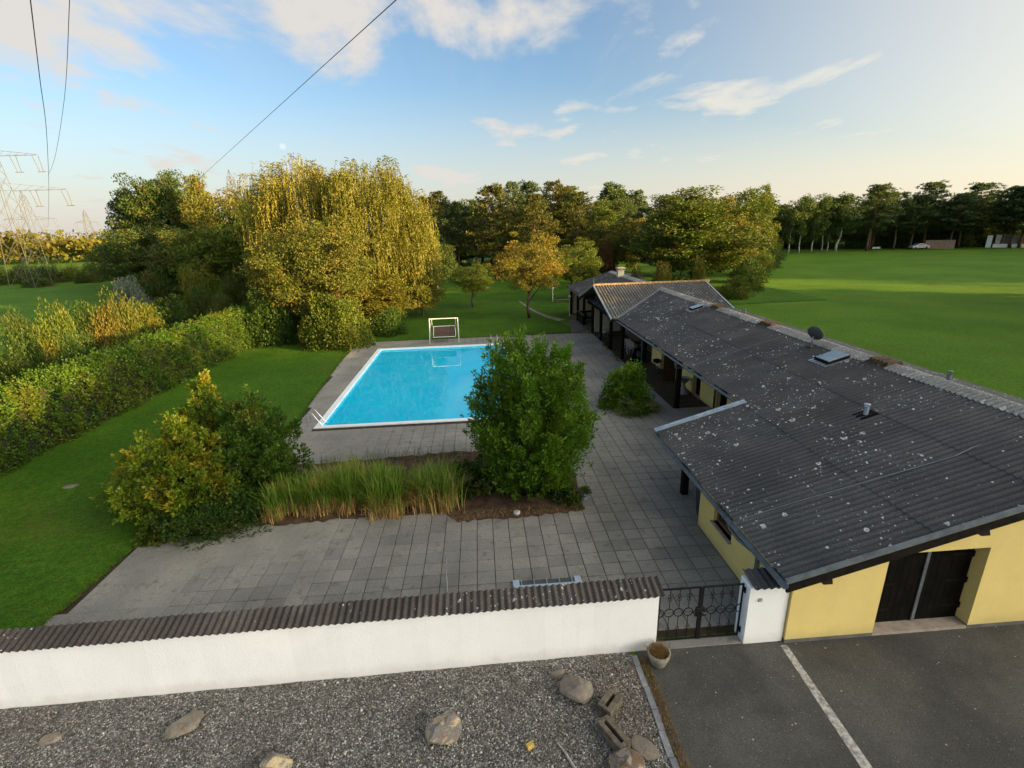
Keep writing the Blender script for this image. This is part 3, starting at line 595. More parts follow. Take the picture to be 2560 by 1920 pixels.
m_frame = M('brown_window_frame', (0.16, 0.075, 0.035), 0.6, 0.25, 8, 60, 0.3)
m_white = M('white_stucco', (0.86, 0.87, 0.87), 0.9, 0.03, 0.8, 34, 0.4, 0.02, fine=0.02)
def stained(m, z0, z1, col, amt):
    nt = m.node_tree; N = nt.nodes; L = nt.links; b = N['Principled BSDF']; src = b.inputs['Base Color'].links[0].from_socket; p = wpos(N); sp = N.new('ShaderNodeSeparateXYZ'); L.new(p, sp.inputs[0])
    base = mrange(N, L, mmath(N, L, 'ADD', sp.outputs[2], mmath(N, L, 'MULTIPLY', tnoise(N, L, p, 2.3, 5, .7), -0.5)), z0-.25, z1-.25, 1.0, 0.0)
    mp = N.new('ShaderNodeMapping'); mp.inputs['Scale'].default_value = (9, 9, .55); L.new(p, mp.inputs[0]); st = mrange(N, L, tnoise(N, L, mp.outputs[0], 1.0, 5, .65), .54, .78)
    f = mmath(N, L, 'MINIMUM', mmath(N, L, 'ADD', mmath(N, L, 'MULTIPLY', base, amt), mmath(N, L, 'MULTIPLY', st, amt*.22)), 1.0); L.new(mix_rgb(N, L, f, src, col), b.inputs['Base Color'])
stained(m_white, 0.0, 0.34, (0.45, 0.43, 0.36), 0.32); stained(m_yellow, 0.05, 0.42, (0.40, 0.33, 0.16), 0.40)
m_grey = M('grey_metal', (0.10, 0.105, 0.11), 0.5, 0.2, 4, 30, 0.15, metal=0.3)
HB = (12.0, 12.0, 0.0)
house = thing('bungalow', 'long low yellow bungalow with dark corrugated roof and timber veranda', 'house', HB)
SL, ZI = 0.29, 0.0315
def rz(x): return ZI+SL*x
AN = math.atan(SL); CA = math.cos(AN)
def wave_sheet(name, length, waves, pitch, amp, mat, n=6, th=0.012):
    nn = waves*n+1; ys = np.arange(nn)*pitch/n; zs = amp*np.cos(ys/pitch*2*math.pi); V = []; F = []; sm_ = []
    def band(e0, e1, s):                      # every surface keeps its own vertices, so smooth shading stays on the waves only
        k = len(V)
        for (x, dz) in (e0, e1): V.extend([(x, y, z+dz) for y, z in zip(ys, zs)])
        for i in range(nn-1): F.append((k+i, k+nn+i, k+nn+i+1, k+i+1)); sm_.append(s)
    band((length, 0), (0, 0), True) ; band((0, -th), (length, -th), True); band((0, 0), (0, -th), False); band((length, -th), (length, 0), False)
    me = D.meshes.new(name); me.from_pydata([tuple(map(float, v)) for v in V], [], F); me.update()
    me.polygons.foreach_set('use_smooth', sm_); me.materials.append(mat); return me
PIT = 0.177; CW = PIT*5
roof = new_obj('roof', None, house, loc=(-HB[0], -HB[1], -HB[2])); roof.empty_display_size = 0.2
YR0 = -5.86; NC = 50
rows = [(9.66, 12.12, 0), (12.03, 14.42, 1)]
fm = wave_sheet('roof_sheet', (9.72-6.53)/CA, 5, PIT, 0.026, m_roof); rm = [wave_sheet('roof_sheet', (b-a)/CA, 5, PIT, 0.026, m_roof) for a, b, _ in rows]
bm_ = wave_sheet('roof_sheet', 4.55, 5, PIT, 0.026, m_roof)
for c in range(NC):
    y = YR0+c*CW; dz = 0.004*(c % 2)
    if c < 9: new_obj('roof_sheet', fm, roof, loc=(6.53, y, rz(6.53)+0.02+dz), rot=(0, -AN, 0))
    for k, (a, b, r) in enumerate(rows):
        x0 = 9.60 if (k == 0 and c < 9) else a
        new_obj('roof_sheet', rm[k], roof, loc=(x0, y, rz(x0)+0.034+0.014*r+dz), rot=(0, -AN, 0))
    new_obj('roof_sheet', bm_, roof, loc=(14.40+4.55*CA, y+CW, rz(14.4)+0.03+dz-4.55*math.sin(AN)), rot=(0, -AN, math.pi))
# cross gable over the veranda
YC, ZC = 24.4, 4.50
cm = [wave_sheet('roof_sheet', 2.95/CA, 4, CW/4, 0.045, m_roof2), wave_sheet('roof_sheet', 2.78/CA, 4, CW/4, 0.045, m_roof2)]
for c in range(10):
    x = 9.30+c*CW
    for s in (-1, 1):
        for k, d in enumerate((5.55, 2.74)):
            zz_ = ZC-SL*d+0.02+0.014*k+0.003*(c % 2)
            new_obj('roof_sheet', cm[k], roof, loc=((x+CW) if s < 0 else x, YC+s*d, zz_), rot=(0, -AN, math.pi/2 if s < 0 else -math.pi/2))
# ridge caps, with three raised mossy ridge vents where a cap is missing
capm = wave_sheet('ridge_cap', 0.46, 5, PIT, 0.030, m_cap)
gaps = (1.2, 7.9, 13.9)
for c in range(NC):
    y = YR0+c*CW
    if 23.3 < y+0.4 < 25.3: continue
    if any(abs(y+CW/2-(g+0.45)) < 0.46 for g in gaps):
        mb = MB()
        for q in range(5):
            mb.hexa([(14.08, y+q*PIT, rz(14.08)+.02), (14.75, y+q*PIT, rz(14.08)+.02), (14.75, y+q*PIT+.15, rz(14.08)+.02), (14.08, y+q*PIT+.15, rz(14.08)+.02)], [(14.14, y+q*PIT+.03, rz(14.4)+.13), (14.66, y+q*PIT+.03, rz(14.4)+.13), (14.66, y+q*PIT+.12, rz(14.4)+.15), (14.14, y+q*PIT+.12, rz(14.4)+.15)])
        mb.build('ridge_vent', m_moss, roof); continue
    new_obj('ridge_cap', capm, roof, loc=(13.98, y, rz(13.98)+0.075), rot=(0, -AN, 0)); new_obj('ridge_cap', capm, roof, loc=(14.84, y+CW, rz(13.96)+0.068), rot=(0, -AN, math.pi))
m_ridge = M('mossy_ridge_tile', (0.24, 0.17, 0.085), 0.95, 0.4, 4, 40, 0.6, 0.02)
for c in range(9): MB().tube([(9.28+c*1.02, YC, ZC+0.03), (9.28+c*1.02+1.05, YC, ZC+0.03)], [0.12, 0.13], 8).build('ridge_tile', m_ridge, roof)
# verges, fascia, gutters, valley
def strip(x0, x1, y0, y1, d0, d1, name, mat, par=roof):
    return MB().hexa([(x0, y0, rz(x0)+d0), (x1, y0, rz(x1)+d0), (x1, y1, rz(x1)+d0), (x0, y1, rz(x0)+d0)], [(x0, y0, rz(x0)+d1), (x1, y0, rz(x1)+d1), (x1, y1, rz(x1)+d1), (x0, y1, rz(x0)+d1)]).build(name, mat, par)
strip(6.50, 14.45, -5.93, -5.86, -0.02, 0.085, 'verge_trim', m_zincd); strip(6.56, 14.4, -5.90, -5.84, -0.27, -0.022, 'fascia_board', m_timber)
strip(6.50, 9.74, 2.09, 2.15, -0.03, 0.11, 'verge_trim', m_zinc); strip(6.50, 9.74, 1.93, 2.088, 0.055, 0.075, 'verge_flashing', m_zinc); strip(6.6, 11.0, 2.04, 2.10, -0.25, -0.032, 'fascia_board', m_timber)
strip(9.62, 14.4, 38.38, 38.45, -0.2, 0.06, 'fascia_board', m_timber)
for (x, y0, y1) in ((6.47, -5.95, 2.12), (9.60, 2.12, 19.1), (9.60, 29.9, 38.4)):
    z = rz(x)-0.035; mb = MB(); n = 8
    V = []; F = []
    for yy in (y0, y1):
        for r in (0.075, 0.066):
            for k in range(n+1):
                a = math.pi+math.pi*k/n; V.append((x+r*math.cos(a), yy, z+0.01+r*math.sin(a)))
    q = n+1
    for k in range(n): F += [(k, k+1, 2*q+k+1, 2*q+k), (q+k, 3*q+k, 3*q+k+1, q+k+1), (k, q+k, q+k+1, k+1), (2*q+k, 2*q+k+1, 3*q+k+1, 3*q+k)]
    F += [(0, 2*q, 3*q, q), (n, q+n, 3*q+n, 2*q+n)]
    mb.add(V, F).build('gutter', m_zincd, roof, smooth=False)
MB().hexa([(9.50, 18.86, 2.86), (9.72, 18.80, 2.86), (14.5, 23.36, 4.26), (14.38, 23.52, 4.26)], [(9.50, 18.86, 2.93), (9.72, 18.80, 2.93), (14.5, 23.36, 4.31), (14.38, 23.52, 4.31)]).build('valley_flashing', m_zincd, roof)
for s in (-1, 1):
    y1 = YC+s*5.58
    def P(y, dz, x): return (x, y, ZC-SL*abs(y-YC)+dz)
    a, b = sorted((YC, y1))
    MB().hexa([P(a, -.05, 9.22), P(a, -.05, 9.29), P(b, -.05, 9.29), P(b, -.05, 9.22)], [P(a, .07, 9.22), P(a, .07, 9.29), P(b, .07, 9.29), P(b, .07, 9.22)]).build('verge_trim', m_zinc, roof)
    MB().hexa([P(a, -.28, 9.25), P(a, -.28, 9.31), P(b, -.28, 9.31), P(b, -.28, 9.25)], [P(a, -.052, 9.25), P(a, -.052, 9.31), P(b, -.052, 9.31), P(b, -.052, 9.25)]).build('fascia_board', m_timber, roof)
    MB().hexa([P(a, -.05, 18.16), P(a, -.05, 18.24), P(b, -.05, 18.24), P(b, -.05, 18.16)], [P(a, .08, 18.16), P(a, .08, 18.24), P(b, .08, 18.24), P(b, .08, 18.16)]).build('verge_trim', m_zinc, roof)
for x in (7.42, 10.65, 13.9):
    z = rz(x); MB().hexa([(x-.10, -5.92, z-.36), (x+.10, -5.92, z-.36), (x+.10, -5.3, z-.40), (x-.10, -5.3, z-.40)], [(x-.14, -5.83, z-.24), (x+.14, -5.83, z-.24), (x+.14, -5.3, z-.24), (x-.14, -5.3, z-.24)]).build('beam_end', m_timber, roof)
# things standing on the roof
def roof_window(y0, y1, x0, x1, lab):
    t = new_obj('skylight', None, roof, loc=(0, 0, 0)); tag(t, lab)
    def Q(x, y, d): return (x, y, rz(x)+d)
    MB().hexa([Q(x0-.16, y0-.14, .05), Q(x1+.1, y0-.14, .05), Q(x1+.1, y1+.14, .05), Q(x0-.16, y1+.14, .05)], [Q(x0-.16, y0-.14, .062), Q(x1+.1, y0-.14, .062), Q(x1+.1, y1+.14, .062), Q(x0-.16, y1+.14, .062)]).build('skylight_flashing', m_zinc, t)
    MB().hexa([Q(x0, y0, .06), Q(x1, y0, .06), Q(x1, y1, .06), Q(x0, y1, .06)], [Q(x0, y0, .17), Q(x1, y0, .17), Q(x1, y1, .17), Q(x0, y1, .17)]).build('skylight_frame', m_timber, t)
    MB().hexa([Q(x0+.02, y0+.02, .172), Q(x1-.02, y0+.02, .172), Q(x1-.02, y1-.02, .172), Q(x0+.02, y1-.02, .172)], [Q(x0+.03, y0+.03, .19), Q(x1-.03, y0+.03, .19), Q(x1-.03, y1-.03, .19), Q(x0+.03, y1-.03, .19)]).build('skylight_pane', m_sky_glass, t)
roof_window(2.75, 3.55, 13.15, 13.95, 'blue-grey skylight near the satellite dish'); roof_window(15.0, 15.55, 13.2, 13.85, 'small pale skylight near the cross gable')
def vent(x, y, h, r, mat, z=None):
    z = rz(x) if z is None else z
    t = new_obj('vent_pipe', None, roof)
    MB().lathe([(r, -.1), (r, h), (r*1.02, h), (r*1.02, h-.01)], 14, (x, y, z)).build('pipe', mat, t); MB().lathe([(r*1.35, h+.05), (r*1.35, h+.075), (0.02, h+.09)], 14, (x, y, z)).build('cowl', mat, t)
    mb = MB()
    for a in (0, 2.1, 4.2): mb.tube([(x+r*1.15*math.cos(a), y+r*1.15*math.sin(a), z+h-.05), (x+r*1.25*math.cos(a), y+r*1.25*math.sin(a), z+h+.06)], 0.008, 5)
    mb.build('cowl_stay', mat, t)
vent(11.75, -1.0, 0.30, 0.065, m_zinc); vent(15.0, -0.15, 0.30, 0.06, m_zincd, 4.05); vent(14.9, 12.1, 0.30, 0.06, m_zincd, 4.05)
MB().hexa([(11.5, -1.22, rz(11.5)+.045), (12.0, -1.22, rz(12)+.045), (12.0, -.78, rz(12)+.045), (11.5, -.78, rz(11.5)+.045)], [(11.52, -1.2, rz(11.5)+.06), (11.98, -1.2, rz(12)+.06), (11.98, -.8, rz(12)+.06), (11.52, -.8, rz(11.5)+.06)]).build('vent_flashing', m_door, roof)
cab = []
for (x, y) in ((6.64, -3.72), (8.0, -3.72), (9.5, -3.78), (11.0, -3.84), (11.8, -3.86), (12.3, -3.76), (13.0, -3.72), (13.98, -3.70)): cab.append((x, y, rz(x)+0.062))
MB().tube(cab, 0.008, 6).build('lightning_wire', m_zincd, roof); MB().tube([(x, 6.75, rz(x)+0.066) for x in (9.7, 11.2, 12.7, 13.98)], 0.007, 6).build('lightning_wire', m_zincd, roof)
MB().tube([(9.3, 24.45, 4.6), (9.3, 24.45, 5.05)], 0.012, 6).build('lightning_rod', m_zincd, roof)
# walls
wall = new_obj('walls', None, house, loc=(-HB[0], -HB[1], 0))
def top(x): return (rz(x) if x <= 14.4 else rz(28.8-x))-0.06
def gable(x0, x1, z0, y0=-5.60, y1=-5.25, name='wall', mat=None):
    MB().hexa([(x0, y0, z0), (x1, y0, z0), (x1, y1, z0), (x0, y1, z0)], [(x0, y0, top(x0)), (x1, y0, top(x1)), (x1, y1, top(x1)), (x0, y1, top(x0))]).build(name, mat or m_yellow, wall)
gable(6.92, 8.98, 0.10); gable(8.98, 11.26, 2.20); gable(11.26, 14.4, 0.10); gable(14.4, 18.3, 0.10)
for (a, b) in ((6.915, 8.98), (11.26, 18.3)): MB().box(a, b, -5.604, -5.25, 0, 0.098).build('plinth', m_plinth, wall)
MB().box(6.92, 7.2, -5.249, -2.96, 0.02, 2.0).build('wall', m_yellow, wall); MB().box(6.92, 7.2, -2.96, -1.93, 0.02, 0.80).build('wall', m_yellow, wall); MB().box(6.92, 7.2, -1.93, -1.0, 0.02, 2.0).build('wall', m_yellow, wall); MB().box(6.92, 7.2, -2.96, -1.93, 1.62, 2.0).build('wall', m_yellow, wall)
MB().hexa([(7.2, -1.2, 0.02), (12.1, -1.2, .02), (12.1, -1.0, .02), (7.2, -1.0, .02)], [(7.2, -1.2, 2.0), (12.1, -1.2, 3.4), (12.1, -1.0, 3.4), (7.2, -1.0, 2.0)]).build('wall', m_yellow, wall)
MB().box(6.905, 6.918, -5.25, -1.0, 0.0, 0.07).build('plinth', m_plinth, wall)
XW = 11.85; doors = ((7.25, 8.3), (10.12, 11.1), (13.55, 15.95))
ys = [-1.0]+[v for d in doors for v in d]+[17.75]
for k in range(0, len(ys), 2): MB().box(XW, XW+0.3, ys[k], ys[k+1], 0.02, 3.30).build('wall', m_yellow, wall); MB().box(XW-.012, XW-.002, ys[k], ys[k+1], 0, 0.08).build('plinth', m_plinth, wall)
for (a, b) in doors: MB().box(XW, XW+0.3, a, b, 2.15, 3.30).build('wall', m_yellow, wall)
for (a, b) in doors[:2]:
    d = MB(); n = 5
    for q in range(n): d.box(XW+.22, XW+.26, a+(b-a)*q/n+.004, a+(b-a)*(q+1)/n-.004, 0.03, 2.14)
    d = d.build('door', m_door, house); d.location = (-HB[0], -HB[1], 0); MB().tube([(XW+.20, b-.12, 1.0), (XW+.14, b-.12, 1.0), (XW+.14, b-.24, 1.0)], 0.011, 6).build('handle', m_zinc, d)
    MB().box(XW-.01, XW+.3, a, b, 0.0, 0.028).build('threshold', m_stone, wall)
# the open brown door leaf, hinged at the far side of the wide opening
d = MB()
for q in range(5): d.box(11.10+.155*q, 11.10+.155*(q+1)-.008, 13.50, 13.54, 0.03, 2.12)
d = d.build('door', m_brown, house); d.location = (-HB[0], -HB[1], 0); tag(d, 'brown boarded door standing open'); MB().box(11.1, 11.86, 13.541, 13.556, 0.25, 0.37).box(11.1, 11.86, 13.541, 13.556, 1.75, 1.87).build('ledge', m_brown, d)
MB().box(XW+.8, XW+.85, 13.4, 16.1, 0.02, 2.3).build('wall', m_door, wall)  # near-black panel, its colour stands in for the unlit room behind the doorway
# garage doors in the gable
for (a, b, hx) in ((9.0, 10.12, 9.0), (10.18, 11.24, 11.24)):
    d = MB(); n = 7
    for q in range(n): d.box(a+(b-a)*q/n+.004, a+(b-a)*(q+1)/n-.004, -5.315, -5.28+0.002*(q % 2), 0.09, 2.19)
    d = d.build('garage_door', m_door, house); d.location = (-HB[0], -HB[1], 0)
    for z in (0.45, 1.15, 1.85): MB().box(min(hx, hx+(.5 if hx < 10 else -.5)), max(hx, hx+(.5 if hx < 10 else -.5)), -5.325, -5.317, z-.03, z+.03).tube([(hx+(.02 if hx < 10 else -.02), -5.34, z-.07), (hx+(.02 if hx < 10 else -.02), -5.34, z+.07)], 0.022, 8).build('hinge', m_timber, d)
o = MB().box(10.115, 10.19, -5.345, -5.322, 0.09, 2.19).build('door_strip', m_zincd, house); o.location = (-HB[0], -HB[1], 0)
o = MB().box(8.98, 11.26, -5.60, -5.22, 0.0, 0.075).build('threshold', m_stone, wall, bevel=.006)
MB().box(8.98, 11.26, -5.24, -5.2, 0.07, 2.25).build('door_backing', m_door, wall)
# side window
w = new_obj('window', None, house, loc=(-HB[0], -HB[1], 0)); MB().box(6.83, 7.12, -3.0, -1.89, 0.755, 0.80).build('sill', m_stone, w, bevel=.006)
f = MB().box(7.02, 7.09, -2.96, -2.89, .80, 1.62).box(7.02, 7.09, -2.0, -1.93, .80, 1.62).box(7.02, 7.09, -2.89, -2.0, .80, .90).box(7.02, 7.09, -2.89, -2.0, 1.55, 1.62).box(7.025, 7.085, -2.47, -2.42, .90, 1.55); f.build('frame', m_frame, w)
MB().box(7.055, 7.065, -2.89, -2.47, .90, 1.55).build('pane', m_glass, w); MB().box(7.055, 7.065, -2.42, -2.0, .90, 1.55).build('pane', m_glass, w)
w = new_obj('window', None, house, loc=(-HB[0], -HB[1], 0)); MB().box(XW-.03, XW-.004, 16.75, 17.35, 1.30, 1.62).build('frame', m_timber, w); MB().box(XW-.036, XW-.031, 16.8, 17.3, 1.35, 1.58).build('pane', m_glass, w)
# downpipes
def pipe(pts, r=0.045):
    o = MB().tube(pts, r, 10).build('downpipe', m_zincd, house, smooth=True); o.location = (-HB[0], -HB[1], 0)
pipe([(6.47, -3.55, 1.83), (6.47, -3.60, 1.70), (6.60, -3.85, 1.52), (6.80, -4.22, 1.42), (6.86, -4.30, 1.3), (6.86, -4.30, 0.0)])
pipe([(9.60, 16.3, 2.70), (9.62, 16.3, 2.5), (10.5, 16.22, 2.3), (10.62, 16.2, 2.1), (10.62, 16.2, 0.0)])
pipe([(9.60, 8.2, 2.70), (9.62, 8.2, 2.45), (11.5, 8.36, 2.2), (11.79, 8.38, 2.0), (11.79, 8.38, 0.0)])
# veranda timber
for (x, y, h) in ((7.24, 0.88, 2.0), (10.18, 9.05, 2.85), (11.40, 17.9, 3.1), (10.16, 18.97, 2.85), (10.13, 22.01, 3.3), (10.10, 25.03, 4.0), (10.08, 27.94, 3.3), (10.1, 31.68, 2.85), (9.95, 33.9, 2.85), (10.0, 37.8, 2.85)):
    o = MB().box(x-.11, x+.11, y-.11, y+.11, 0.0, h).build('post', m_timber, house, bevel=.012); o.location = (-HB[0], -HB[1], 0)
for (x0, x1, y0, y1, z0, z1) in ((10.03, 10.21, 2.1, 38.3, 2.60, 2.80), (7.12, 7.34, -1.0, 2.05, 1.78, 1.98), (10.02, 10.24, 19.0, 29.9, 2.35, 2.56), (9.95, 10.3, 24.6, 25.4, 2.56, 3.1)):
    o = MB().box(x0, x1, y0, y1, z0, z1).build('beam', m_timber, house); o.location = (-HB[0], -HB[1], 0)
for (a, b) in ((19.4, 24.6), (25.4, 29.4)):   # boarded gable infill
    mb = MB(); n = int((b-a)/.2)
    for q in range(n):
        y = a+(b-a)*q/n; y2 = y+(b-a)/n-.008; zt = lambda yy: ZC-SL*abs(yy-YC)-.3
        if min(zt(y), zt(y2)) > 2.60: mb.hexa([(10.25, y, 2.57), (10.28, y, 2.57), (10.28, y2, 2.57), (10.25, y2, 2.57)], [(10.25, y, zt(y)), (10.28, y, zt(y)), (10.28, y2, zt(y2)), (10.25, y2, zt(y2))])
    o = mb.build('gable_boards', m_board, house); o.location = (-HB[0], -HB[1], 0)
for k in range(34):
    y = 18.0+k*0.30
    o = MB().box(12.6+(k % 2)*.02, 12.65+(k % 2)*.02, y, y+.292, 0.05, 3.3).build('wall_board', m_board, wall)
MB().box(10.35, 12.6, 28.22, 28.42, 0.02, 2.5).build('wall', m_cream, wall); MB().box(12.6, 12.8, 28.42, 38.3, 0.02, 3.4).build('wall', m_cream, wall); MB().box(9.9, 17.5, 38.0, 38.2, 0.02, 2.8).build('wall', m_cream, wall)
for k in range(10):
    o = MB().box(9.93, 9.98, 31.3+k*.255, 31.3+k*.255+.245, 0.05, 0.98).build('railing_board', m_timber, house); o.location = (-HB[0], -HB[1], 0)
o = MB().box(9.85, 10.05, 31.2, 33.95, 0.98, 1.04).build('railing_cap', m_board, house); o.location = (-HB[0], -HB[1], 0)
o = MB().box(10.0, 12.6, 33.85, 33.9, 0.1, 0.98).build('railing_board', m_timber, house); o.location = (-HB[0], -HB[1], 0)
MB().box(18.0, 18.3, -5.25, 38.2, 0.02, 2.98).build('wall', m_yellow, wall)
# chimney
ch = new_obj('chimney', None, house, loc=(-HB[0], -HB[1], 0)); MB().box(13.80, 14.40, 33.75, 34.30, 3.9, 4.72).build('chimney_stack', m_cream, ch, bevel=.01); MB().box(13.74, 14.46, 33.69, 34.36, 4.72, 4.78).build('chimney_band', m_cream, ch)
mb = MB()
for (x, y) in ((13.8, 33.75), (14.34, 33.75), (13.8, 34.24), (14.34, 34.24)): mb.box(x, x+.06, y, y+.06, 4.78, 4.90)
mb.build('cowl_leg', m_timber, ch); MB().hexa([(13.66, 33.6, 4.90), (14.54, 33.6, 4.90), (14.54, 34.45, 4.90), (13.66, 34.45, 4.90)], [(13.8, 33.75, 5.02), (14.4, 33.75, 5.02), (14.4, 34.3, 5.02), (13.8, 34.3, 5.02)]).build('chimney_cap', m_stone, ch)
# ---------------------------------------------------------------- white garden wall, pillar, gate
m_iron = M('black_iron', (0.010, 0.010, 0.011), 0.5, 0.3, 6, 60, 0.3, metal=0.2)
def garden_wall():
    t = thing('garden_wall', 'long low white stucco wall capped with dark corrugated sheets', 'wall', (-3, -5.5, 0)); B = (-3, -5.5, 0)
    mb = MB(); xs = np.linspace(-17, 4.0, 60); n = len(xs)
    for a, b in zip(xs[:-1], xs[1:]):
        ja, jb = 0.006*math.sin(a*3.1)+.004*math.sin(a*7.7), 0.006*math.sin(b*3.1)+.004*math.sin(b*7.7)
        V = [(a, wall_y(a)+ja, 0), (b, wall_y(b)+jb, 0), (b, wall_y(b)+.26, 0), (a, wall_y(a)+.26, 0), (a, wall_y(a)+ja*.5, 1.50), (b, wall_y(b)+jb*.5, 1.50), (b, wall_y(b)+.26, 1.58), (a, wall_y(a)+.26, 1.58)]
        mb.add(V, [(0, 1, 5, 4), (2, 3, 7, 6), (4, 5, 6, 7)])
    mb.add([(4.0, wall_y(4.0), 0), (4.0, wall_y(4.0)+.26, 0), (4.0, wall_y(4.0)+.26, 1.58), (4.0, wall_y(4.0), 1.5)], [(0, 1, 2, 3)])
    o = mb.build('wall_body', m_white, t); o.location = (-B[0], -B[1], 0)
    P = 0.146; cm_ = wave_sheet('coping_sheet', 0.50, 6, P, 0.022, m_coping, 8); cw = 6*P
    x = 4.08; k = 0; an = math.atan2(0.13, 0.48)
    while x > -17:
        o = new_obj('coping_sheet', cm_, t, loc=(x-B[0], wall_y(x)-0.10-B[1], 1.53+0.004*(k % 2)+random.uniform(-.004, .004)), rot=(0, -an, math.pi/2+0.013)); x -= cw-0.004; k += 1
garden_wall()
def pillar():
    t = thing('gate_pillar', 'short white stucco pillar with corrugated cap between gate and garage', 'pillar', (6.45, -5.35, 0)); B = (6.45, -5.35, 0)
    MB().box(5.99, 6.90, -5.54, -5.14, 0, 1.55).build('pillar_body', m_white, t, bevel=.012).location = (-B[0], -B[1], 0)
    cm_ = wave_sheet('coping_sheet', 0.56, 6, 0.155, 0.022, m_roof, 8); new_obj('coping_sheet', cm_, t, loc=(6.95-B[0], -5.64-B[1], 1.58), rot=(0, -0.16, math.pi/2))
    MB().box(6.20, 6.28, -5.565, -5.541, 1.17, 1.25).build('bell_push', m_stone, t).location = (-B[0], -B[1], 0)
pillar()
def gate():
    yg = -5.36; B = (5.0, yg, 0)
    t = thing('garden_gate', 'black wrought iron double gate with rings and curls', 'gate', B)
    for (x0, x1, lab) in ((4.05, 4.985, 'left leaf'), (5.015, 5.95, 'right leaf')):
        lf = new_obj('gate_leaf', None, t, loc=(-B[0], -B[1], 0)); z0, z1 = 0.10, 1.52; zm = 0.86
        MB().box(x0, x1, yg-.016, yg+.016, z0, z0+.035).box(x0, x1, yg-.016, yg+.016, z1-.035, z1).box(x0, x0+.032, yg-.015, yg+.015, z0+.036, z1-.036).box(x1-.032, x1, yg-.015, yg+.015, z0+.036, z1-.036).build('leaf_frame', m_iron, lf)
        w = (x1-x0-.064)/4; R = w*0.5
        for k in range(5):
            cx = x0+.032+(k if x0 < 4.5 else k)*w
            if k in (0, 4) and not ((k == 0 and x0 < 4.5) or (k == 4 and x0 > 4.5)): pass
            if k in (1, 2, 3): MB().ring((cx, yg, zm), R*0.94, 0.011, 1, 22, 6).build('ring', m_iron, lf)
        for k in (1, 2, 3):
            cx = x0+.032+k*w
            MB().tube([(cx, yg, z0+.03), (cx, yg, zm-R*.94)], 0.008, 6).tube([(cx, yg, zm+R*.94), (cx, yg, z1-.03)], 0.008, 6).build('bar', m_iron, lf)
            mb = MB()
            for zc in (z0+.27, z1-.27):
                for dz in (-.047, .047): mb.ring((cx, yg+.012, zc+dz), 0.042, 0.0065, 1, 14, 5)
            mb.build('curl', m_iron, lf)
        mb = MB()
        ex = x0+.032 if x0 < 4.5 else x1-.032
        for k in range(11):
            a0 = (-90+18*k)*(1 if x0 < 4.5 else 1); a = rad(a0); s_ = 1 if x0 < 4.5 else -1
            a1 = rad(-90+18*min(k+1, 10)); mb.tube([(ex+s_*R*.94*math.cos(a), yg, zm+R*.94*math.sin(a)), (ex+s_*R*.94*math.cos(a1)+1e-4, yg, zm+R*.94*math.sin(a1))], 0.011, 6)
        mb.build('half_ring', m_iron, lf)
    c = new_obj('lock', None, t, loc=(-B[0], -B[1], 0)); MB().box(4.955, 5.045, yg-.03, yg-.018, 0.102, 1.515).build('cover_strip', m_iron, c); MB().box(4.90, 5.10, yg-.05, yg+.03, .75, .97).build('lock_case', m_iron, c, bevel=.02)
    mb = MB()
    for k in range(8): mb.ring((5+.13*math.cos(k*.785), yg-.04, .86+.10*math.sin(k*.785)), 0.035, .012, 1, 10, 5)
    mb.build('rosette', m_iron, c); MB().tube([(5.03, yg-.05, .88), (5.03, yg-.10, .88), (5.12, yg-.10, .88)], 0.01, 6).build('handle', m_zincd, c)
    for z in (0.28, 1.36): MB().box(5.951, 5.985, yg-.03, yg+.03, z-.05, z+.05).tube([(5.965, yg-.035, z-.07), (5.965, yg-.035, z+.07)], .018, 8).build('hinge', m_iron, t).location = (-B[0], -B[1], 0)
gate()
MB_ = MB().box(4.02, 5.98, -5.52, -5.28, 0.0, 0.03); o = MB_.build('gate_sill', m_slab, terrace, bevel=.006)
# ---------------------------------------------------------------- rocks, blocks and pots in the forecourt
def rockmesh(seed, sx, sy, sz, cuts=8):
    r = random.Random(seed); bm = bmesh.new(); bmesh.ops.create_icosphere(bm, subdivisions=3, radius=1.0)
    pl = [(Vector((r.gauss(0, 1), r.gauss(0, 1), r.gauss(0, .8))).normalized(), r.uniform(.55, .85)) for _ in range(cuts)]
    for v in bm.verts:
        for n, d in pl:
            k = v.co.dot(n)
            if k > d: v.co -= n*(k-d)
        v.co += Vector((r.gauss(0, .02), r.gauss(0, .02), r.gauss(0, .02))); v.co = Vector((v.co.x*sx, v.co.y*sy, v.co.z*sz+sz*.55))
    me = D.meshes.new('rock'); bm.to_mesh(me); bm.free(); return me
def rockm(name, a, b, c, sc=5.0):
    m, nt, N, L, bs = nodes(name); p = wpos(N); k = mix_rgb(N, L, mrange(N, L, tnoise(N, L, p, sc, 4, 0.6, 1.0), 0.42, 0.58), a, b); k = mix_rgb(N, L, mrange(N, L, tnoise(N, L, p, sc*1.7, 5, 0.7, .6), 0.56, 0.66), k, c)
    k = mix_rgb(N, L, 1.0, k, mix_rgb(N, L, mrange(N, L, tnoise(N, L, p, 60, 3, .6), .3, .7), (.75,)*3, (1.2,)*3), 'MULTIPLY'); L.new(k, bs.inputs['Base Color']); bs.inputs['Roughness'].default_value = .85; bump(N, L, bs, tnoise(N, L, p, 25, 5, .7), .8, .02); return m
mr1 = rockm('cream_rust_rock', (0.42, 0.34, 0.21), (0.17, 0.16, 0.15), (0.22, 0.11, 0.045)); mr2 = rockm('grey_brown_rock', (0.17, 0.15, 0.125), (0.22, 0.19, 0.15), (0.19, 0.115, 0.055)); mr3 = rockm('dark_banded_rock', (0.13, 0.09, 0.06), (0.30, 0.27, 0.22), (0.15, 0.07, 0.03))
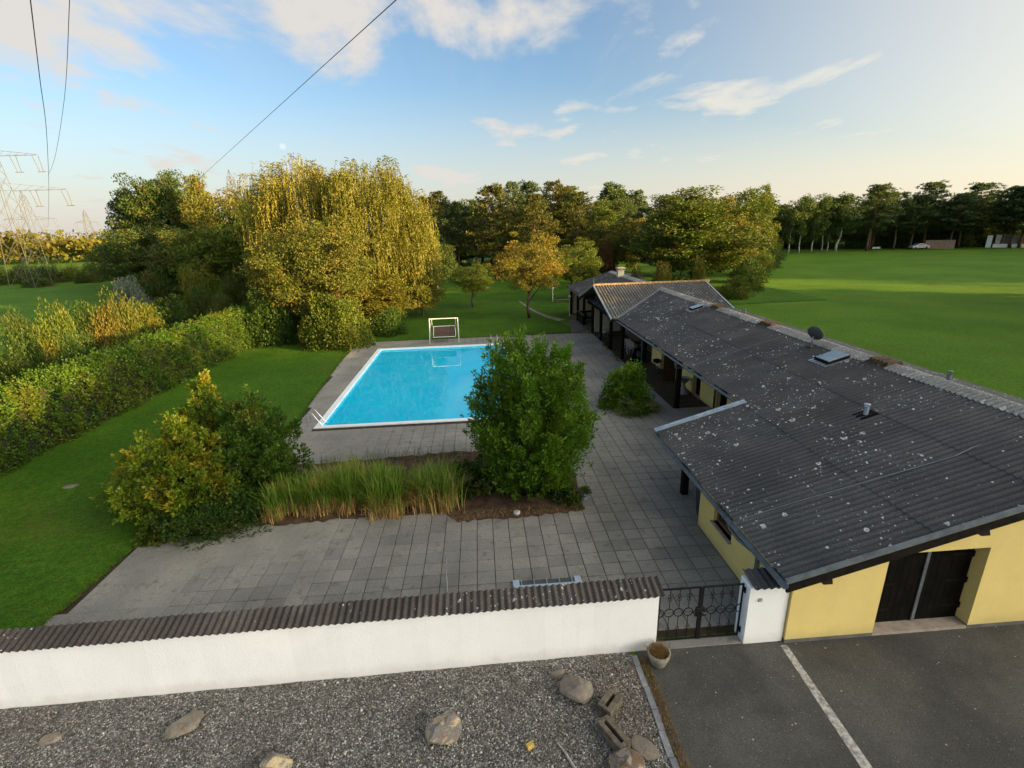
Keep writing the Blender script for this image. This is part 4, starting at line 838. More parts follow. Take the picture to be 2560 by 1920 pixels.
for (x, y, s, seed, m, lab, rzv) in ((-0.62, -7.05, (.36, .30, .30), 3, mr1, 'big cream and rust coloured boulder alone in the gravel', .4), (-5.72, -6.42, (.34, .27, .14), 8, mr2, 'flat pale grey rock in the gravel left of centre', .9), (-8.2, -6.45, (.25, .12, .06), 5, mr2, 'low flat stone half sunk in gravel at far left', .2),
        (-3.6, -7.45, (.32, .24, .22), 12, mr1, 'tan rock at the bottom edge of the gravel', .6), (2.02, -6.40, (.36, .33, .24), 21, mr2, 'rounded grey-brown boulder beside the hollow blocks', -.5), (1.72, -5.95, (.22, .10, .07), 33, mr2, 'thin flat stone leaning behind the rounded boulder', .2), (2.60, -8.0, (.36, .30, .22), 41, mr3, 'dark banded boulder below the hollow blocks', .1), (3.05, -7.65, (.22, .3, .04), 55, mr2, 'flat stone plate lying by the kerb', .5), (1.30, 0.28, (.15, .12, .10), 61, rockm('white_stone', (.5, .5, .47), (.36, .36, .33), (.3, .27, .2)), 'small white stone at the edge of the planting bed', .3)):
    o = new_obj('rock', rockmesh(seed, *s), None, m, (x, y, 0.0), (0, 0, rzv)); tag(o, lab, 'rock', 'rocks')
m_blk = M('mossy_concrete_block', (0.115, 0.098, 0.074), 0.95, 0.45, 6, 40, 0.7, 0.015)
def hollow(x, y, ln, w, rzv, lab):
    mb = MB(); h = .24; s = .07
    mb.box(-ln/2, ln/2, -w/2, -s*.5, 0, h).box(-ln/2, ln/2, s*.5, w/2, 0, h).box(-ln/2, -ln/2+.07, -s*.5, s*.5, 0, h-.004).box(ln/2-.07, ln/2, -s*.5, s*.5, 0, h-.004).box(-ln/2+.07, ln/2-.07, -s*.5, s*.5, 0, .05)
    o = mb.build('hollow_block', m_blk, bevel=.012); o.location = (x, y, 0.0); o.rotation_euler = (0, 0, rzv); tag(o, lab, 'block', 'hollow concrete blocks')
hollow(2.62, -6.80, .46, .30, rad(45), 'mossy hollow concrete block touching the rounded boulder'); hollow(2.52, -7.42, .62, .27, rad(-62), 'longer hollow concrete block nearer the camera')
o = MB().box(-.07, .07, -.05, .05, 0, .09).build('yellow_brick', M('yellow_brick', (.50, .34, .09), .9, .25, 9, 40, .6), bevel=.012); o.location = (0.97, -7.42, .006); o.rotation_euler[2] = .5; tag(o, 'small yellow brick lying alone on the gravel', 'brick')
o = MB().tube([(1.47, -7.38, .03), (1.6, -7.6, .035), (1.75, -7.95, .03), (1.9, -8.4, .03)], [.008, .022, .03, .03], 6).build('wooden_stick', M('bleached_wood', (.34, .31, .27), .9, .2, 9, 60, .4)); tag(o, 'pale pointed stick lying on the gravel', 'stick')
def big_pot():
    t = thing('stone_pot', 'round weathered stone pot of dry grass at the wall end', 'pot', (3.93, -5.86, 0.0)); m = M('weathered_stone_pot', (0.23, 0.22, 0.18), .9, .25, 7, 50, .6, .01)
    MB().lathe([(.13, 0), (.16, .03), (.225, .22), (.245, .34), (.215, .345), (.19, .24), (.0, .235)], 20, caps=False).build('pot_body', m, t, smooth=True); MB().lathe([(.2, .25), (.1, .285), (.0, .29)], 16, caps=False).build('pot_soil', m_soil, t)
    return t
bigpot = big_pot()
m_terra = M('terracotta', (0.33, 0.15, 0.075), .85, .2, 8, 60, .3)
def flower_pot(x, y, r, h, mat, lab, leaf, seed, hp):
    t = thing('flower_pot', lab, 'flower pot', (x, y, 0.0), 0, 'pots with plants')
    MB().lathe([(r*.68, 0), (r*.92, h*.8), (r, h*.8), (r, h), (r*.86, h), (r*.8, h*.75), (0, h*.74)], 16, caps=False).build('pot_body', mat, t, smooth=False)
    rr = np.random.default_rng(seed); n = 420; a = rr.uniform(0, 6.28, n); el = rr.uniform(.1, 1.5, n); q = rr.random(n)**.5*hp
    P = np.stack([np.cos(a)*np.cos(el)*q*.8, np.sin(a)*np.cos(el)*q*.8, h*.8+np.sin(el)*q], 1); Dv = P-np.array([0, 0, h*.8]); Dv /= np.linalg.norm(Dv, axis=1, keepdims=True)+1e-6
    new_obj('plant', leaf_quads(P, Dv, rr.uniform(.05, .1, n), rr.uniform(.02, .045, n), rr), t, leaf)
# ---------------------------------------------------------------- pool ladders, swing, small terrace things
m_steel = M('stainless_steel', (0.62, 0.64, 0.66), 0.22, 0.08, 3, 20, 0, metal=0.95)
def ladder(x, y, rzv, lab):
    t = thing('pool_ladder', lab, 'pool ladder', (x, y, 0.0), rzv, 'pool ladders')     # local +x towards the water
    for s in (-.25, .25):
        MB().tube([(-.42, s, .02), (-.42, s, .55), (-.40, s, .66), (-.32, s, .74), (-.22, s, .755), (-.12, s, .70), (0.05, s, .42), (.30, s, .05), (.34, s, -.06), (.34, s, -.95)], .021, 10).build('handrail', m_steel, t, smooth=True); MB().lathe([(.045, 0), (.045, .02), (.02, .028)], 12, (-.42, s, .03)).build('foot_flange', m_steel, t)
    for z in (-.25, -.5, -.75): MB().box(.30, .38, -.25, .25, z-.012, z+.012).build('step', m_steel, t)
ladder(PX0+0.05, 9.42, 0.0, 'steel pool ladder at the near left corner of the pool'); ladder(1.4, PY1-0.05, -math.pi/2, 'steel pool ladder at the far right end of the pool')
m_wt = M('white_painted_tube', (.78, .79, .78), .45, .05, 3, 30, 0)
def swing():
    t = thing('garden_swing', 'white framed garden swing seat with brown cover behind the pool', 'swing', (-2.7, 27.05, 0))
    for s in (-1.17, 1.17):
        for k in (-1, 1): MB().tube([(s*1.02, k*.72, 0.03), (s, k*.06, 1.92), (s, 0, 1.97)], .027, 8).build('leg', m_wt, t, smooth=True)
    MB().tube([(-1.2, 0, 1.97), (1.2, 0, 1.97)], .03, 8).build('top_bar', m_wt, t)
    for s in (-.98, .98):
        MB().tube([(s, 0, 1.95), (s, .02, 1.45), (s, .16, 1.25)], .012, 6).build('hanger', m_wt, t)
    MB().tube([(-.88, .28, 1.28), (-.93, .20, .75), (-.93, -.05, .52), (-.93, -.42, .50), (.93, -.42, .50), (.93, -.05, .52), (.93, .20, .75), (.88, .28, 1.28), (-.88, .28, 1.28)], .022, 8).build('seat_frame', m_wt, t)
    mb = MB(); mb.hexa([(-.90, .19, .56), (.90, .19, .56), (.90, .25, .56), (-.90, .25, .56)], [(-.88, .27, 1.24), (.88, .27, 1.24), (.88, .34, 1.24), (-.88, .34, 1.24)]); mb.box(-.90, .90, -.40, .18, .53, .60)
    mb.build('seat_cover', M('brown_canvas', (.095, .062, .045), .9, .2, 5, 60, .4), t, bevel=.02)
swing()
flower_pot(3.74, 0.92, .14, .26, M('pale_blue_pot', (.30, .36, .42), .7, .12, 6, 40, .1), 'pale blue bucket pot with a small plant at the bed corner', leafmat('pot_leaf', (.03, .07, .015), (.06, .11, .03)), 3, .28)
pl2 = leafmat('pot_leaf_b', (.03, .06, .02), (.08, .10, .05))
flower_pot(9.62, 18.59, .16, .30, m_terra, 'terracotta pot nearest the downpipe on the veranda edge', pl2, 5, .5); flower_pot(9.78, 21.87, .15, .27, m_terra, 'middle terracotta pot between two veranda posts', pl2, 6, .35); flower_pot(9.68, 27.73, .17, .30, m_terra, 'farthest terracotta pot by the cream veranda wall', pl2, 7, .65)
def floodlight():
    t = thing('drain_grate', 'pale blue framed metal grate on the slabs behind the wall', 'grate', (1.87, -3.15, 0.04))
    m = M('pale_blue_paint', (.34, .42, .50), .6, .1, 5, 40, .1); MB().box(-.92, .92, -.22, -.06, 0, .05).box(-.92, -.74, -.06, .16, 0, .05).box(.74, .92, -.06, .16, 0, .05).build('frame', m, t, bevel=.012)
    MB().box(-.74, .74, -.06, .15, 0, .012).build('tray', m_grey, t)
    for k in range(5): MB().box(-.70+k*.34, -.67+k*.34, -.055, .145, .013, .04).build('rib', m_zinc, t)
    for k in range(4): MB().box(-.735, .735, -.03+k*.045, -.022+k*.045, .012, .030).build('slat', m_zincd, t)
floodlight()
o = MB().tube([(-.78, -3.2, .04), (-.80, -2.9, .25), (-.84, -2.5, .30), (-.88, -1.75, .05)], .012, 6).build('bent_wire', m_zinc); tag(o, 'thin bent pale wire arching over the slabs', 'wire')
o = new_obj('rock', rockmesh(71, .32, .22, .05), None, mr2, (-15.75, 4.2, 0), (0, 0, .3)); tag(o, 'flat grey stone slab lying in the lawn', 'rock', 'rocks')
def wheelie():
    t = thing('rubbish_bin', 'dark grey wheeled bin behind the yellow wall corner', 'bin', (7.35, -0.62, 0)); m = M('dark_grey_plastic', (.035, .04, .05), .5, .2, 4, 30, .1)
    MB().hexa([(-.22, -.24, .06), (.22, -.24, .06), (.22, .24, .06), (-.22, .24, .06)], [(-.28, -.30, .98), (.28, -.30, .98), (.28, .30, .98), (-.28, .30, .98)]).build('bin_body', m, t, bevel=.02); MB().hexa([(-.3, -.32, .985), (.3, -.32, .985), (.3, .32, .985), (-.3, .32, .985)], [(-.27, -.28, 1.07), (.27, -.28, 1.05), (.27, .28, 1.05), (-.27, .28, 1.07)]).build('lid', m, t, bevel=.02)
    for s in (-.2, .2): MB().tube([(s-.025, -.2, .09), (s+.025, -.2, .09)], .09, 12).build('wheel', m_iron, t)
wheelie()
def dish():
    x, y = 13.80, 4.75; t = thing('satellite_dish', 'dark grey satellite dish on the roof ridge', 'satellite dish', (x, y, rz(x)+.03))
    m = M('dark_grey_dish', (.06, .065, .07), .5, .12, 3, 30, .1); MB().tube([(0, 0, -.02), (0, 0, .32), (.05, .02, .45)], .024, 8).build('mast', m_zincd, t); MB().lathe([(.12, 0), (.12, .05), (.03, .07)], 12, (0, 0, 0)).build('mast_foot', m_moss, t)
    prof = [(r, .16*(r/.40)**2) for r in (0.0, .1, .2, .3, .36, .40)]; prof += [(.405, .15), (.36, .115), (.3, .075), (.2, .025), (0.0, -.015)]; prof = [(a*.80, b*.80) for a, b in prof]
    d = MB().lathe(prof, 28, caps=False).build('reflector', m, t, smooth=True); d.location = (.06, .03, .52); d.rotation_euler = Euler((rad(-62), 0, rad(-62)))
    # dish opens away from the camera, so only its back shows
    d.rotation_euler = Vector((.80, .42, .40)).to_track_quat('Z', 'Y').to_euler()
    a = Vector((.62, .70, .42)).normalized(); p0 = Vector((.06, .03, .52))+Vector((0, 0, -.34)); MB().tube([p0, p0+a*.45+Vector((0, 0, .1))], .014, 6).build('feed_arm', m_zincd, t); MB().tube([p0+a*.43+Vector((0, 0, .1)), p0+a*.53+Vector((0, 0, .14))], .03, 8).build('receiver', m_zincd, t)
    MB().tube([(0, 0, .25), (-.25, .1, .16), (-.28, .1, -.02)], .01, 6).build('brace', m_zincd, t); MB().tube([(0, 0, .22), (.1, -.35, .10), (.55, -.55, .19)], .009, 6).build('brace', m_zincd, t)
dish()
# ---------------------------------------------------------------- veranda furniture
m_alu = M('pale_aluminium', (.50, .48, .45), .4, .1, 5, 30, 0, metal=.5)
def chair(x, y, rzv, lab, seatmat=None):
    t = thing('garden_chair', lab, 'chair', (x, y, .02), rzv, 'veranda chairs')
    for s in (-.24, .24):
        MB().tube([(s, -.22, 0), (s, -.24, .42), (s, -.26, .64), (s, .05, .66), (s, .20, .64)], .014, 6).build('leg', m_alu, t); MB().tube([(s, .30, 0), (s, .20, .43), (s*.95, .30, .88)], .014, 6).build('leg', m_alu, t)
    for k in range(5): MB().box(-.23, .23, -.22+k*.09, -.22+k*.09+.07, .42, .435).build('seat_slat', seatmat or m_alu, t)
    for k in range(3):
        z = .62+k*.10; yb = .245+(z-.43)*.16; MB().box(-.23, .23, yb, yb+.015, z, z+.07).build('back_slat', seatmat or m_alu, t)
chair(11.2, 20.1, 2.6, 'aluminium chair nearest the menu board'); chair(11.25, 20.75, 2.8, 'middle of three aluminium chairs under the eave'); chair(11.3, 21.45, 2.7, 'farthest of three aluminium chairs under the eave'); chair(10.55, 26.0, 0.3, 'white folding chair beside the veranda table', m_wt)
def table(x, y, rzv, lab, mat):
    t = thing('garden_table', lab, 'table', (x, y, .02), rzv, 'veranda tables'); MB().box(-.4, .4, -.4, .4, .70, .73).build('table_top', mat, t, bevel=.008)
    for s in (-.3, .3):
        MB().tube([(s, -.33, 0), (s, .30, .70)], .014, 6).build('leg', m_alu, t); MB().tube([(s*.9, .33, 0), (s*.9, -.30, .70)], .014, 6).build('leg', m_alu, t)
table(11.0, 26.6, .2, 'small folding table by the boarded veranda wall', M('pale_blue_top', (.34, .42, .44), .5, .1, 5, 30, 0)); table(11.95, 20.6, 0, 'dark table beside the aluminium chairs', m_timber)
def menu():
    t = thing('menu_board', 'black folding menu board with grey oval by the downpipe', 'sign', (10.95, 18.1, .02), rad(200)); 
    for s in (-1, 1):
        p = MB().hexa([(-.28, s*.22-.015, 0), (.28, s*.22-.015, 0), (.28, s*.22+.015, 0), (-.28, s*.22+.015, 0)], [(-.28, s*.02-.015, .95), (.28, s*.02-.015, .95), (.28, s*.02+.015, .95), (-.28, s*.02+.015, .95)]).build('panel', m_timber, t)
    mb = MB(); V = [(.17*math.cos(a)-.0, .245-.2*((.55+.23*math.sin(a))/.95), .55+.23*math.sin(a)) for a in np.linspace(0, 6.283, 20, endpoint=False)]; mb.add(V, [tuple(range(20))]); mb.build('oval', m_zincd, t)
menu()
def urn():
    t = thing('planter_urn', 'pale hourglass shaped planter by the yellow wall', 'planter', (11.42, 11.25, .02)); m = M('pale_fibre_cement', (.26, .27, .255), .85, .12, 4, 50, .3)
    MB().lathe([(.33, 0), (.31, .02), (.10, .42), (.075, .50), (.09, .56), (.36, .86), (.375, .87), (.36, .88), (.33, .86), (.06, .66), (0, .66)], 24, caps=False).build('urn_body', m, t, smooth=True); MB().lathe([(.24, .79), (0, .80)], 16, caps=False).build('urn_soil', m_soil, t)
urn()
def bike():
    t = thing('bicycle', 'dark bicycle parked against the wall by the open brown door', 'bicycle', (11.45, 14.6, .02), rad(-72)); m = m_iron
    for x in (-.52, .52):
        w = MB().ring((x, 0, .34), .32, .018, 1, 24, 6).build('wheel', m, t); MB().lathe([(.03, -.04), (.03, .04)], 8, (x, 0, .34)).build('hub', m_zincd, w)
        mb = MB()
        for k in range(8): mb.tube([(x, 0, .34), (x+.31*math.cos(k*.785), 0, .34+.31*math.sin(k*.785))], .003, 4)
        mb.build('spokes', m_zincd, w)
    MB().tube([(-.52, 0, .34), (-.12, 0, .30), (-.22, 0, .80), (-.52, 0, .34)], .016, 6).tube([(-.12, 0, .30), (.36, 0, .72), (-.2, 0, .70)], .018, 6).tube([(.52, 0, .34), (.38, 0, .70), (.34, 0, .98)], .017, 6).build('frame', m, t)
    MB().tube([(.22, -.28, 1.02), (.32, -.12, 1.0), (.34, 0, .99), (.32, .12, 1.0), (.22, .28, 1.02)], .014, 6).build('handlebar', m, t); MB().hexa([(-.36, -.08, .84), (-.12, -.03, .84), (-.12, .03, .84), (-.36, .08, .84)], [(-.35, -.07, .89), (-.1, -.02, .88), (-.1, .02, .88), (-.35, .07, .89)]).build('saddle', m, t, bevel=.01); MB().box(-.75, -.38, -.16, .16, .72, .92).build('rear_basket', m_door, t)
bike()
def grill():
    t = thing('kettle_grill', 'grey covered grill on legs behind the veranda railing', 'grill', (10.75, 32.2, .02)); MB().lathe([(.0, .62), (.22, .66), (.31, .80), (.31, .86)], 18).build('bowl', m_zincd, t); MB().lathe([(.315, .865), (.28, .98), (.15, 1.06), (0, 1.08)], 18).build('lid', m_grey, t)
    for a in (0.3, 2.4, 4.5): MB().tube([(.18*math.cos(a), .18*math.sin(a), .68), (.34*math.cos(a), .34*math.sin(a), 0)], .014, 6).build('leg', m_zincd, t)
grill()
# ---------------------------------------------------------------- things across the lawn and field
def lamp(x, y, h, lab):
    t = thing('garden_lamp', lab, 'lamp', (x, y, 0), 0, 'ball lamps'); MB().tube([(0, 0, 0), (0, 0, h)], .03, 8).build('post', m_wt, t); MB().lathe([(.02, h), (.12, h+.05), (.16, h+.16), (.12, h+.27), (0, h+.32)], 14).build('globe', M('opal_glass', (.75, .74, .70), .3, .03, 3, 20, 0), t, smooth=True)
lamp(9.35, 46.75, 1.5, 'white ball lamp on a thin post left of the bench'); lamp(9.6, 36.5, 1.9, 'white ball lamp beside the far veranda corner')
t = thing('garden_bench', 'long low grey bench on the lawn beyond the house', 'bench', (10.9, 45.6, 0), rad(4)); MB().box(-1.5, 1.5, -.2, .2, .40, .46).build('seat', m_board, t)
for s in (-1.2, 1.2): MB().box(s-.06, s+.06, -.17, .17, 0, .40).build('leg', m_board, t)
def shed():
    t = thing('garden_shed', 'small dark shed roof among the shrubs behind the chimney', 'shed', (18.5, 50, 0)); MB().box(-2.4, 2.4, -1.6, 1.6, 0, 2.1).build('walls', m_timber, t)
    for s in (-1, 1): MB().hexa([(-2.7, s*1.9, 1.95), (2.7, s*1.9, 1.95), (2.7, 0, 2.75), (-2.7, 0, 2.75)], [(-2.7, s*1.9, 2.02), (2.7, s*1.9, 2.02), (2.7, 0, 2.82), (-2.7, 0, 2.82)]).build('roof', m_grey, t)
shed()
def car(x, y, rzv, lab):
    t = thing('parked_car', lab, 'car', (x, y, 0), rzv); m = M('silver_car_paint', (.42, .45, .48), .35, .05, 3, 20, 0, metal=.3)
    pr = [(-2.1, .35), (-2.1, .75), (-1.9, .92), (-1.2, .98), (-.55, 1.42), (.75, 1.45), (1.45, 1.02), (2.05, .85), (2.15, .6), (2.1, .35)]
    n = len(pr); V = [(a, -.85+(.14 if b > 1.1 else 0), b) for a, b in pr]+[(a, .85-(.14 if b > 1.1 else 0), b) for a, b in pr]; MB().add(V, [tuple(range(n))[::-1], tuple(range(n, 2*n))]+[(i, (i+1) % n, n+(i+1) % n, n+i) for i in range(n)]).build('body', m, t, bevel=.04)
    for s in (-1, 1): MB().hexa([(-1.0, s*.862-.004, .98), (1.25, s*.862-.004, 1.0), (1.25, s*.862+.004, 1.0), (-1.0, s*.862+.004, .98)], [(-.5, s*.74-.004, 1.36), (.7, s*.74-.004, 1.38), (.7, s*.74+.004, 1.38), (-.5, s*.74+.004, 1.36)]).build('side_window', m_glass, t)
    for a in (-1.35, 1.35):
        for s in (-1, 1): MB().tube([(a, s*.70, .32), (a, s*.87, .32)], .32, 16).build('wheel', m_iron, t)
p = gnd(2296, 623); car(p[0], p[1], rad(-8), 'silver car parked under the pines beyond the field')
p = gnd(2186, 622); o = MB().hexa([(-1.6, -.5, 0), (1.6, -.5, 0), (1.6, .5, 0), (-1.6, .5, 0)], [(-1.3, -.35, .55), (1.3, -.35, .55), (1.3, .35, .55), (-1.3, .35, .55)]).build('tarpaulin_pile', m_zinc, bevel=.1); o.location = (p[0], p[1], 0); tag(o, 'low pale blue covered heap at the foot of the pines', 'heap')
def low_wall(px0, px1, py, h, mat, lab, name='boundary_wall'):
    a, b = gnd(px0, py), gnd(px1, py); d = Vector((b[0]-a[0], b[1]-a[1], 0)); t = thing(name, lab, 'wall', (a[0], a[1], 0), math.atan2(d.y, d.x), 'walls beyond the field'); k = max(1, int(d.length/3))
    for i in range(k): MB().box(d.length*i/k+.02, d.length*(i+1)/k-.02, -.1, .1, 0, h).build('wall_panel', mat, t)
    MB().box(0, d.length, -.14, .14, h, h+.08).build('wall_cap', m_stone, t)
low_wall(2310, 2385, 622, 2.1, M('brick_pink_wall', (.30, .21, .17), .9, .12, 1, 20, .2), 'long low pinkish wall behind the parked car'); low_wall(2462, 2476, 619, 3.0, m_white, 'narrow white gate pillar wall at far right', 'white_wall'); low_wall(2480, 2560, 619, .9, m_white, 'low white wall along the far right field edge', 'white_wall'); 
for (a, b, h, m, lab) in ((2484, 2500, 3.0, m_white, 'white panel standing left of the dark fence panels'), (2503, 2522, 2.8, m_grey, 'dark grey fence panel next to the white panel'), (2526, 2540, 2.8, m_zincd, 'pale grey fence panel between two dark ones'), (2544, 2575, 2.8, M('reddish_panel', (.25, .10, .06), .8, .2, 2, 20, .2), 'reddish fence panel at the far right edge')):
    low_wall(a, b, 617, h, m, lab, 'fence_panel')
# ---------------------------------------------------------------- pylons, wires, moon
m_py = M('galvanised_lattice', (.10, .10, .09), .8, .12, .5, 10, 0)
def pylon(x, y, rzv, H, hb, arms, lab, r=.09):
    t = thing('power_pylon', lab, 'pylon', (x, y, 0), rzv, 'lattice power pylons'); zt = H
    def hw(z): return hb*(1-z/H)**1.0+.45*(z/H) if z < H*.93 else .45*(H-z)/(H*.07)*1.0+.05
    mb = MB(); C4 = ((1, 1), (-1, 1), (-1, -1), (1, -1)); zs = [0]
    while zs[-1] < H*.93: zs.append(min(H*.93, zs[-1]+max(1.3, 2.1*hw(zs[-1]))))
    for c in C4: mb.tube([(c[0]*hw(z), c[1]*hw(z), z) for z in zs]+[(0, 0, H)], r, 4)
    mb.build('leg_frame', m_py, t); mb = MB()
    for z0, z1 in zip(zs[:-1], zs[1:]):
        for i in range(4):
            a, b = C4[i], C4[(i+1) % 4]; mb.tube([(a[0]*hw(z0), a[1]*hw(z0), z0), (b[0]*hw(z1), b[1]*hw(z1), z1)], r*.5, 4, False); mb.tube([(b[0]*hw(z0), b[1]*hw(z0), z0), (a[0]*hw(z1), a[1]*hw(z1), z1)], r*.5, 4, False)
    mb.build('bracing', m_py, t)
    for (z, ln) in arms:
        for s in (-1, 1):
            mb = MB(); w = hw(z); h = max(1.0, ln*.12)
            for c in (-1, 1): mb.tube([(s*w, c*w, z), (s*ln, 0, z)], r*.75, 4); mb.tube([(s*w*.95, c*w*.9, z+h), (s*ln, 0, z+.12)], r*.6, 4)
            n = 5
            for k in range(n):
                q0, q1 = k/n, (k+1)/n
                mb.tube([(s*(w+(ln-w)*q0), w*(1-q0), z), (s*(w+(ln-w)*q1), w*(1-q1)*.9, z+h*(1-q1)+.1)], r*.4, 4, False); mb.tube([(s*(w+(ln-w)*q0), -w*(1-q0), z), (s*(w+(ln-w)*q1), w*(1-q1), z)], r*.4, 4, False)
            mb.build('cross_arm', m_py, t)
            for q in ((ln*.98, ln*.5) if ln > 8 else (ln*.97,)):
                mb = MB()
                for d in (-.55, .55): mb.tube([(s*q+d-.2, 0, z-.1), (s*q+d*.6+.2, 0, z-3.0)], .06, 5)
                mb.tube([(s*q-.6, 0, z-3.0), (s*q+1.0, 0, z-3.0)], .07, 4); mb.build('insulator', m_py, t)
    return t
pylon(-92.0, 96.0, rad(2), 29, 2.4, ((18.6, 11.8), (24.9, 8.3)), 'nearest lattice pylon, cut off by the left edge of the view', .045)
pylon(-175.8, 204, rad(8), 28, 3.6, ((11.8, 12), (17.2, 9)), 'second lattice pylon standing behind the nearest one', .07)
pylon(-171.6, 228, rad(20), 21.5, 2.6, ((11.5, 6.5), (16.0, 4.2)), 'small distant pylon left of the dark tree group', .08)
pylon(-72.2, 150, rad(-10), 27.5, 2.6, ((16, 7), (21.8, 5)), 'pylon top showing between the left trees and the willow', .06)
def wire(pts, r, lab):
    P = [CAM+ray(a, b)*t for a, b, t in pts]; P = [Vector(p) for p in P]
    # smooth the sampled points with a Catmull-Rom curve
    Q = []
    for i in range(len(P)-1):
        p0, p1, p2, p3 = P[max(i-1, 0)], P[i], P[i+1], P[min(i+2, len(P)-1)]
        for k in range(8):
            s = k/8; Q.append(.5*((2*p1)+(p2-p0)*s+(2*p0-5*p1+4*p2-p3)*s*s+(3*p1-p0-3*p2+p3)*s**3))
    Q.append(P[-1]); tag(MB().tube(Q, r, 5).build('power_line', M('wire_grey', (.10, .10, .10), .6, .1, 1, 5, 0)), lab, 'power line', 'power lines')
wire([(1060, -63, 26), (990, 0, 30), (853, 124, 42), (700, 263, 66), (560, 390, 105), (497, 447, 140)], .032, 'power line running diagonally down to the trees behind the willow')
wire([(66, -80, 30), (76, 0, 35), (100, 200, 55), (117, 340, 85), (122, 480, 140), (120, 567, 200)], .040, 'nearer of the two steep power lines at far left')
wire([(178, -80, 30), (174, 0, 35), (161, 245, 60), (138, 390, 90), (121, 437, 112)], .026, 'thinner steep power line right of the nearer one')
def moon():
    m, nt, N, L, b = nodes('moon_rock'); N.remove(b); df = N.new('ShaderNodeBsdfDiffuse'); df.inputs[0].default_value = (MOONC, MOONC, MOONC*.95, 1); tr = N.new('ShaderNodeBsdfTransparent'); ad = N.new('ShaderNodeAddShader'); L.new(df.outputs[0], ad.inputs[0]); L.new(tr.outputs[0], ad.inputs[1]); L.new(ad.outputs[0], N['Material Output'].inputs[0])
    d = Vector(ray(707, 366)).normalized(); bm = bmesh.new(); bmesh.ops.create_uvsphere(bm, u_segments=24, v_segments=14, radius=15.5)
    me = D.meshes.new('moon'); bm.to_mesh(me); bm.free(); me.polygons.foreach_set('use_smooth', [True]*len(me.polygons)); o = new_obj('moon', me, None, m, Vector(CAM)+d*3000); tag(o, 'pale half moon above the willow', 'moon')
moon()
# ---------------------------------------------------------------- plants
m_bark = M('grey_brown_bark', (.075, .058, .042), .95, .4, 4, 25, .8, .03); m_pbark = M('reddish_pine_bark', (.14, .075, .042), .95, .35, 3, 20, .8, .03, col2=(.07, .05, .038)); m_birch = M('white_birch_bark', (.50, .49, .45), .85, .3, 3, 12, .4, .02, col2=(.20, .19, .17)); m_twig = M('dark_twigs', (.016, .016, .009), .95, .3, 5, 30, .4)
G = {}
def LM(k, *a, **w): G[k] = leafmat(k, *a, **w)
LM('thuja', (.055, .135, .008), (.100, .200, .014), (.125, .205, .012), cl=.8)
LM('gold', (.066, .130, .009), (.140, .190, .012), (.25, .200, .014), cl=1.1)
LM('juniper', (.032, .084, .009), (.070, .135, .013), (.105, .130, .014), cl=.8)
LM('yew', (.020, .056, .008), (.042, .095, .012), (.055, .070, .014), cl=1.2)
LM('hedge', (.030, .078, .006), (.060, .118, .010), (.082, .112, .010), cl=.45)
LM('wild_a', (.026, .058, .008), (.050, .086, .012), (.080, .075, .016), cl=.5)
LM('wild_b', (.022, .058, .008), (.042, .088, .012), (.062, .095, .012), cl=.5)
LM('willow', (.120, .128, .018), (.200, .190, .028), (.160, .160, .020), cl=.3)
LM('locust', (.055, .085, .012), (.120, .130, .018), (.15, .120, .02), cl=.5)
LM('green', (.050, .088, .009), (.092, .130, .014), (.120, .125, .016), cl=.3)
LM('dark', (.036, .066, .014), (.066, .100, .020), (.085, .092, .020), cl=.3)
LM('yellow', (.085, .100, .012), (.150, .140, .018), (.17, .12, .016), cl=.35)
LM('pine', (.040, .064, .014), (.085, .100, .022), (.110, .090, .022), cl=.35)
LM('pine_dark', (.045, .078, .032), (.080, .120, .045), None, transl=.35)
LM('red', (.060, .024, .014), (.100, .046, .022), (.085, .06, .02), cl=.8)
LM('birch', (.060, .100, .026), (.100, .145, .036), None)
LM('variegated', (.10, .13, .05), (.26, .28, .13), (.05, .09, .02), cl=3.0)
LM('silver', (.10, .13, .11), (.20, .24, .22), None)
LM('blade', (.110, .210, .026), (.200, .300, .045), (.28, .27, .06), cl=.7, transl=.4)
LM('straw', (.34, .220, .090), (.50, .350, .150), (.22, .13, .06), cl=1.5)
def plant(name, label, cat, loc, meshes, lm, bark=None, rzv=0.0, sc=(1, 1, 1), group=None, pn=('trunk', 'crown')):
    t = thing(name, label, cat, loc, rzv, group, sc)
    for me, mat, nm in ((meshes[0], bark or m_bark, pn[0]), (meshes[1], G[lm], pn[1])):
        o = D.objects.new(nm, me); COL.objects.link(o); o.parent = t
        if not me.materials: me.materials.append(None)
        o.material_slots[0].link = 'OBJECT'; o.material_slots[0].material = mat
    return t
SF = ('stems', 'foliage')
# big upright conifer in the bed
r = np.random.default_rng(3); lead = []
for k in range(19):
    a = k*2.399; q = math.sqrt((k+.4)/19); h = (5.95-1.15*q**2)*r.uniform(.84, 1.0); b0 = .6*q; lead.append(((b0*math.cos(a), b0*math.sin(a), .1), (1.80*q*math.cos(a), 1.80*q*math.sin(a), h), .50+.10*r.random()))
for k in range(20):
    a = k*.314+.2; lead.append(((.6*math.cos(a), .6*math.sin(a), .05), (1.95*math.cos(a), 1.95*math.sin(a), 2.2+1.4*r.random()), .46))
plant('upright_conifer', 'tall dark green upright conifer in front of the pool', 'conifer', (2.05, 1.85, .03), leader_shrub(7, lead, 34, .66, .14, 40, .10, .42, .95, .40, .28), 'thuja', m_twig, pn=SF)
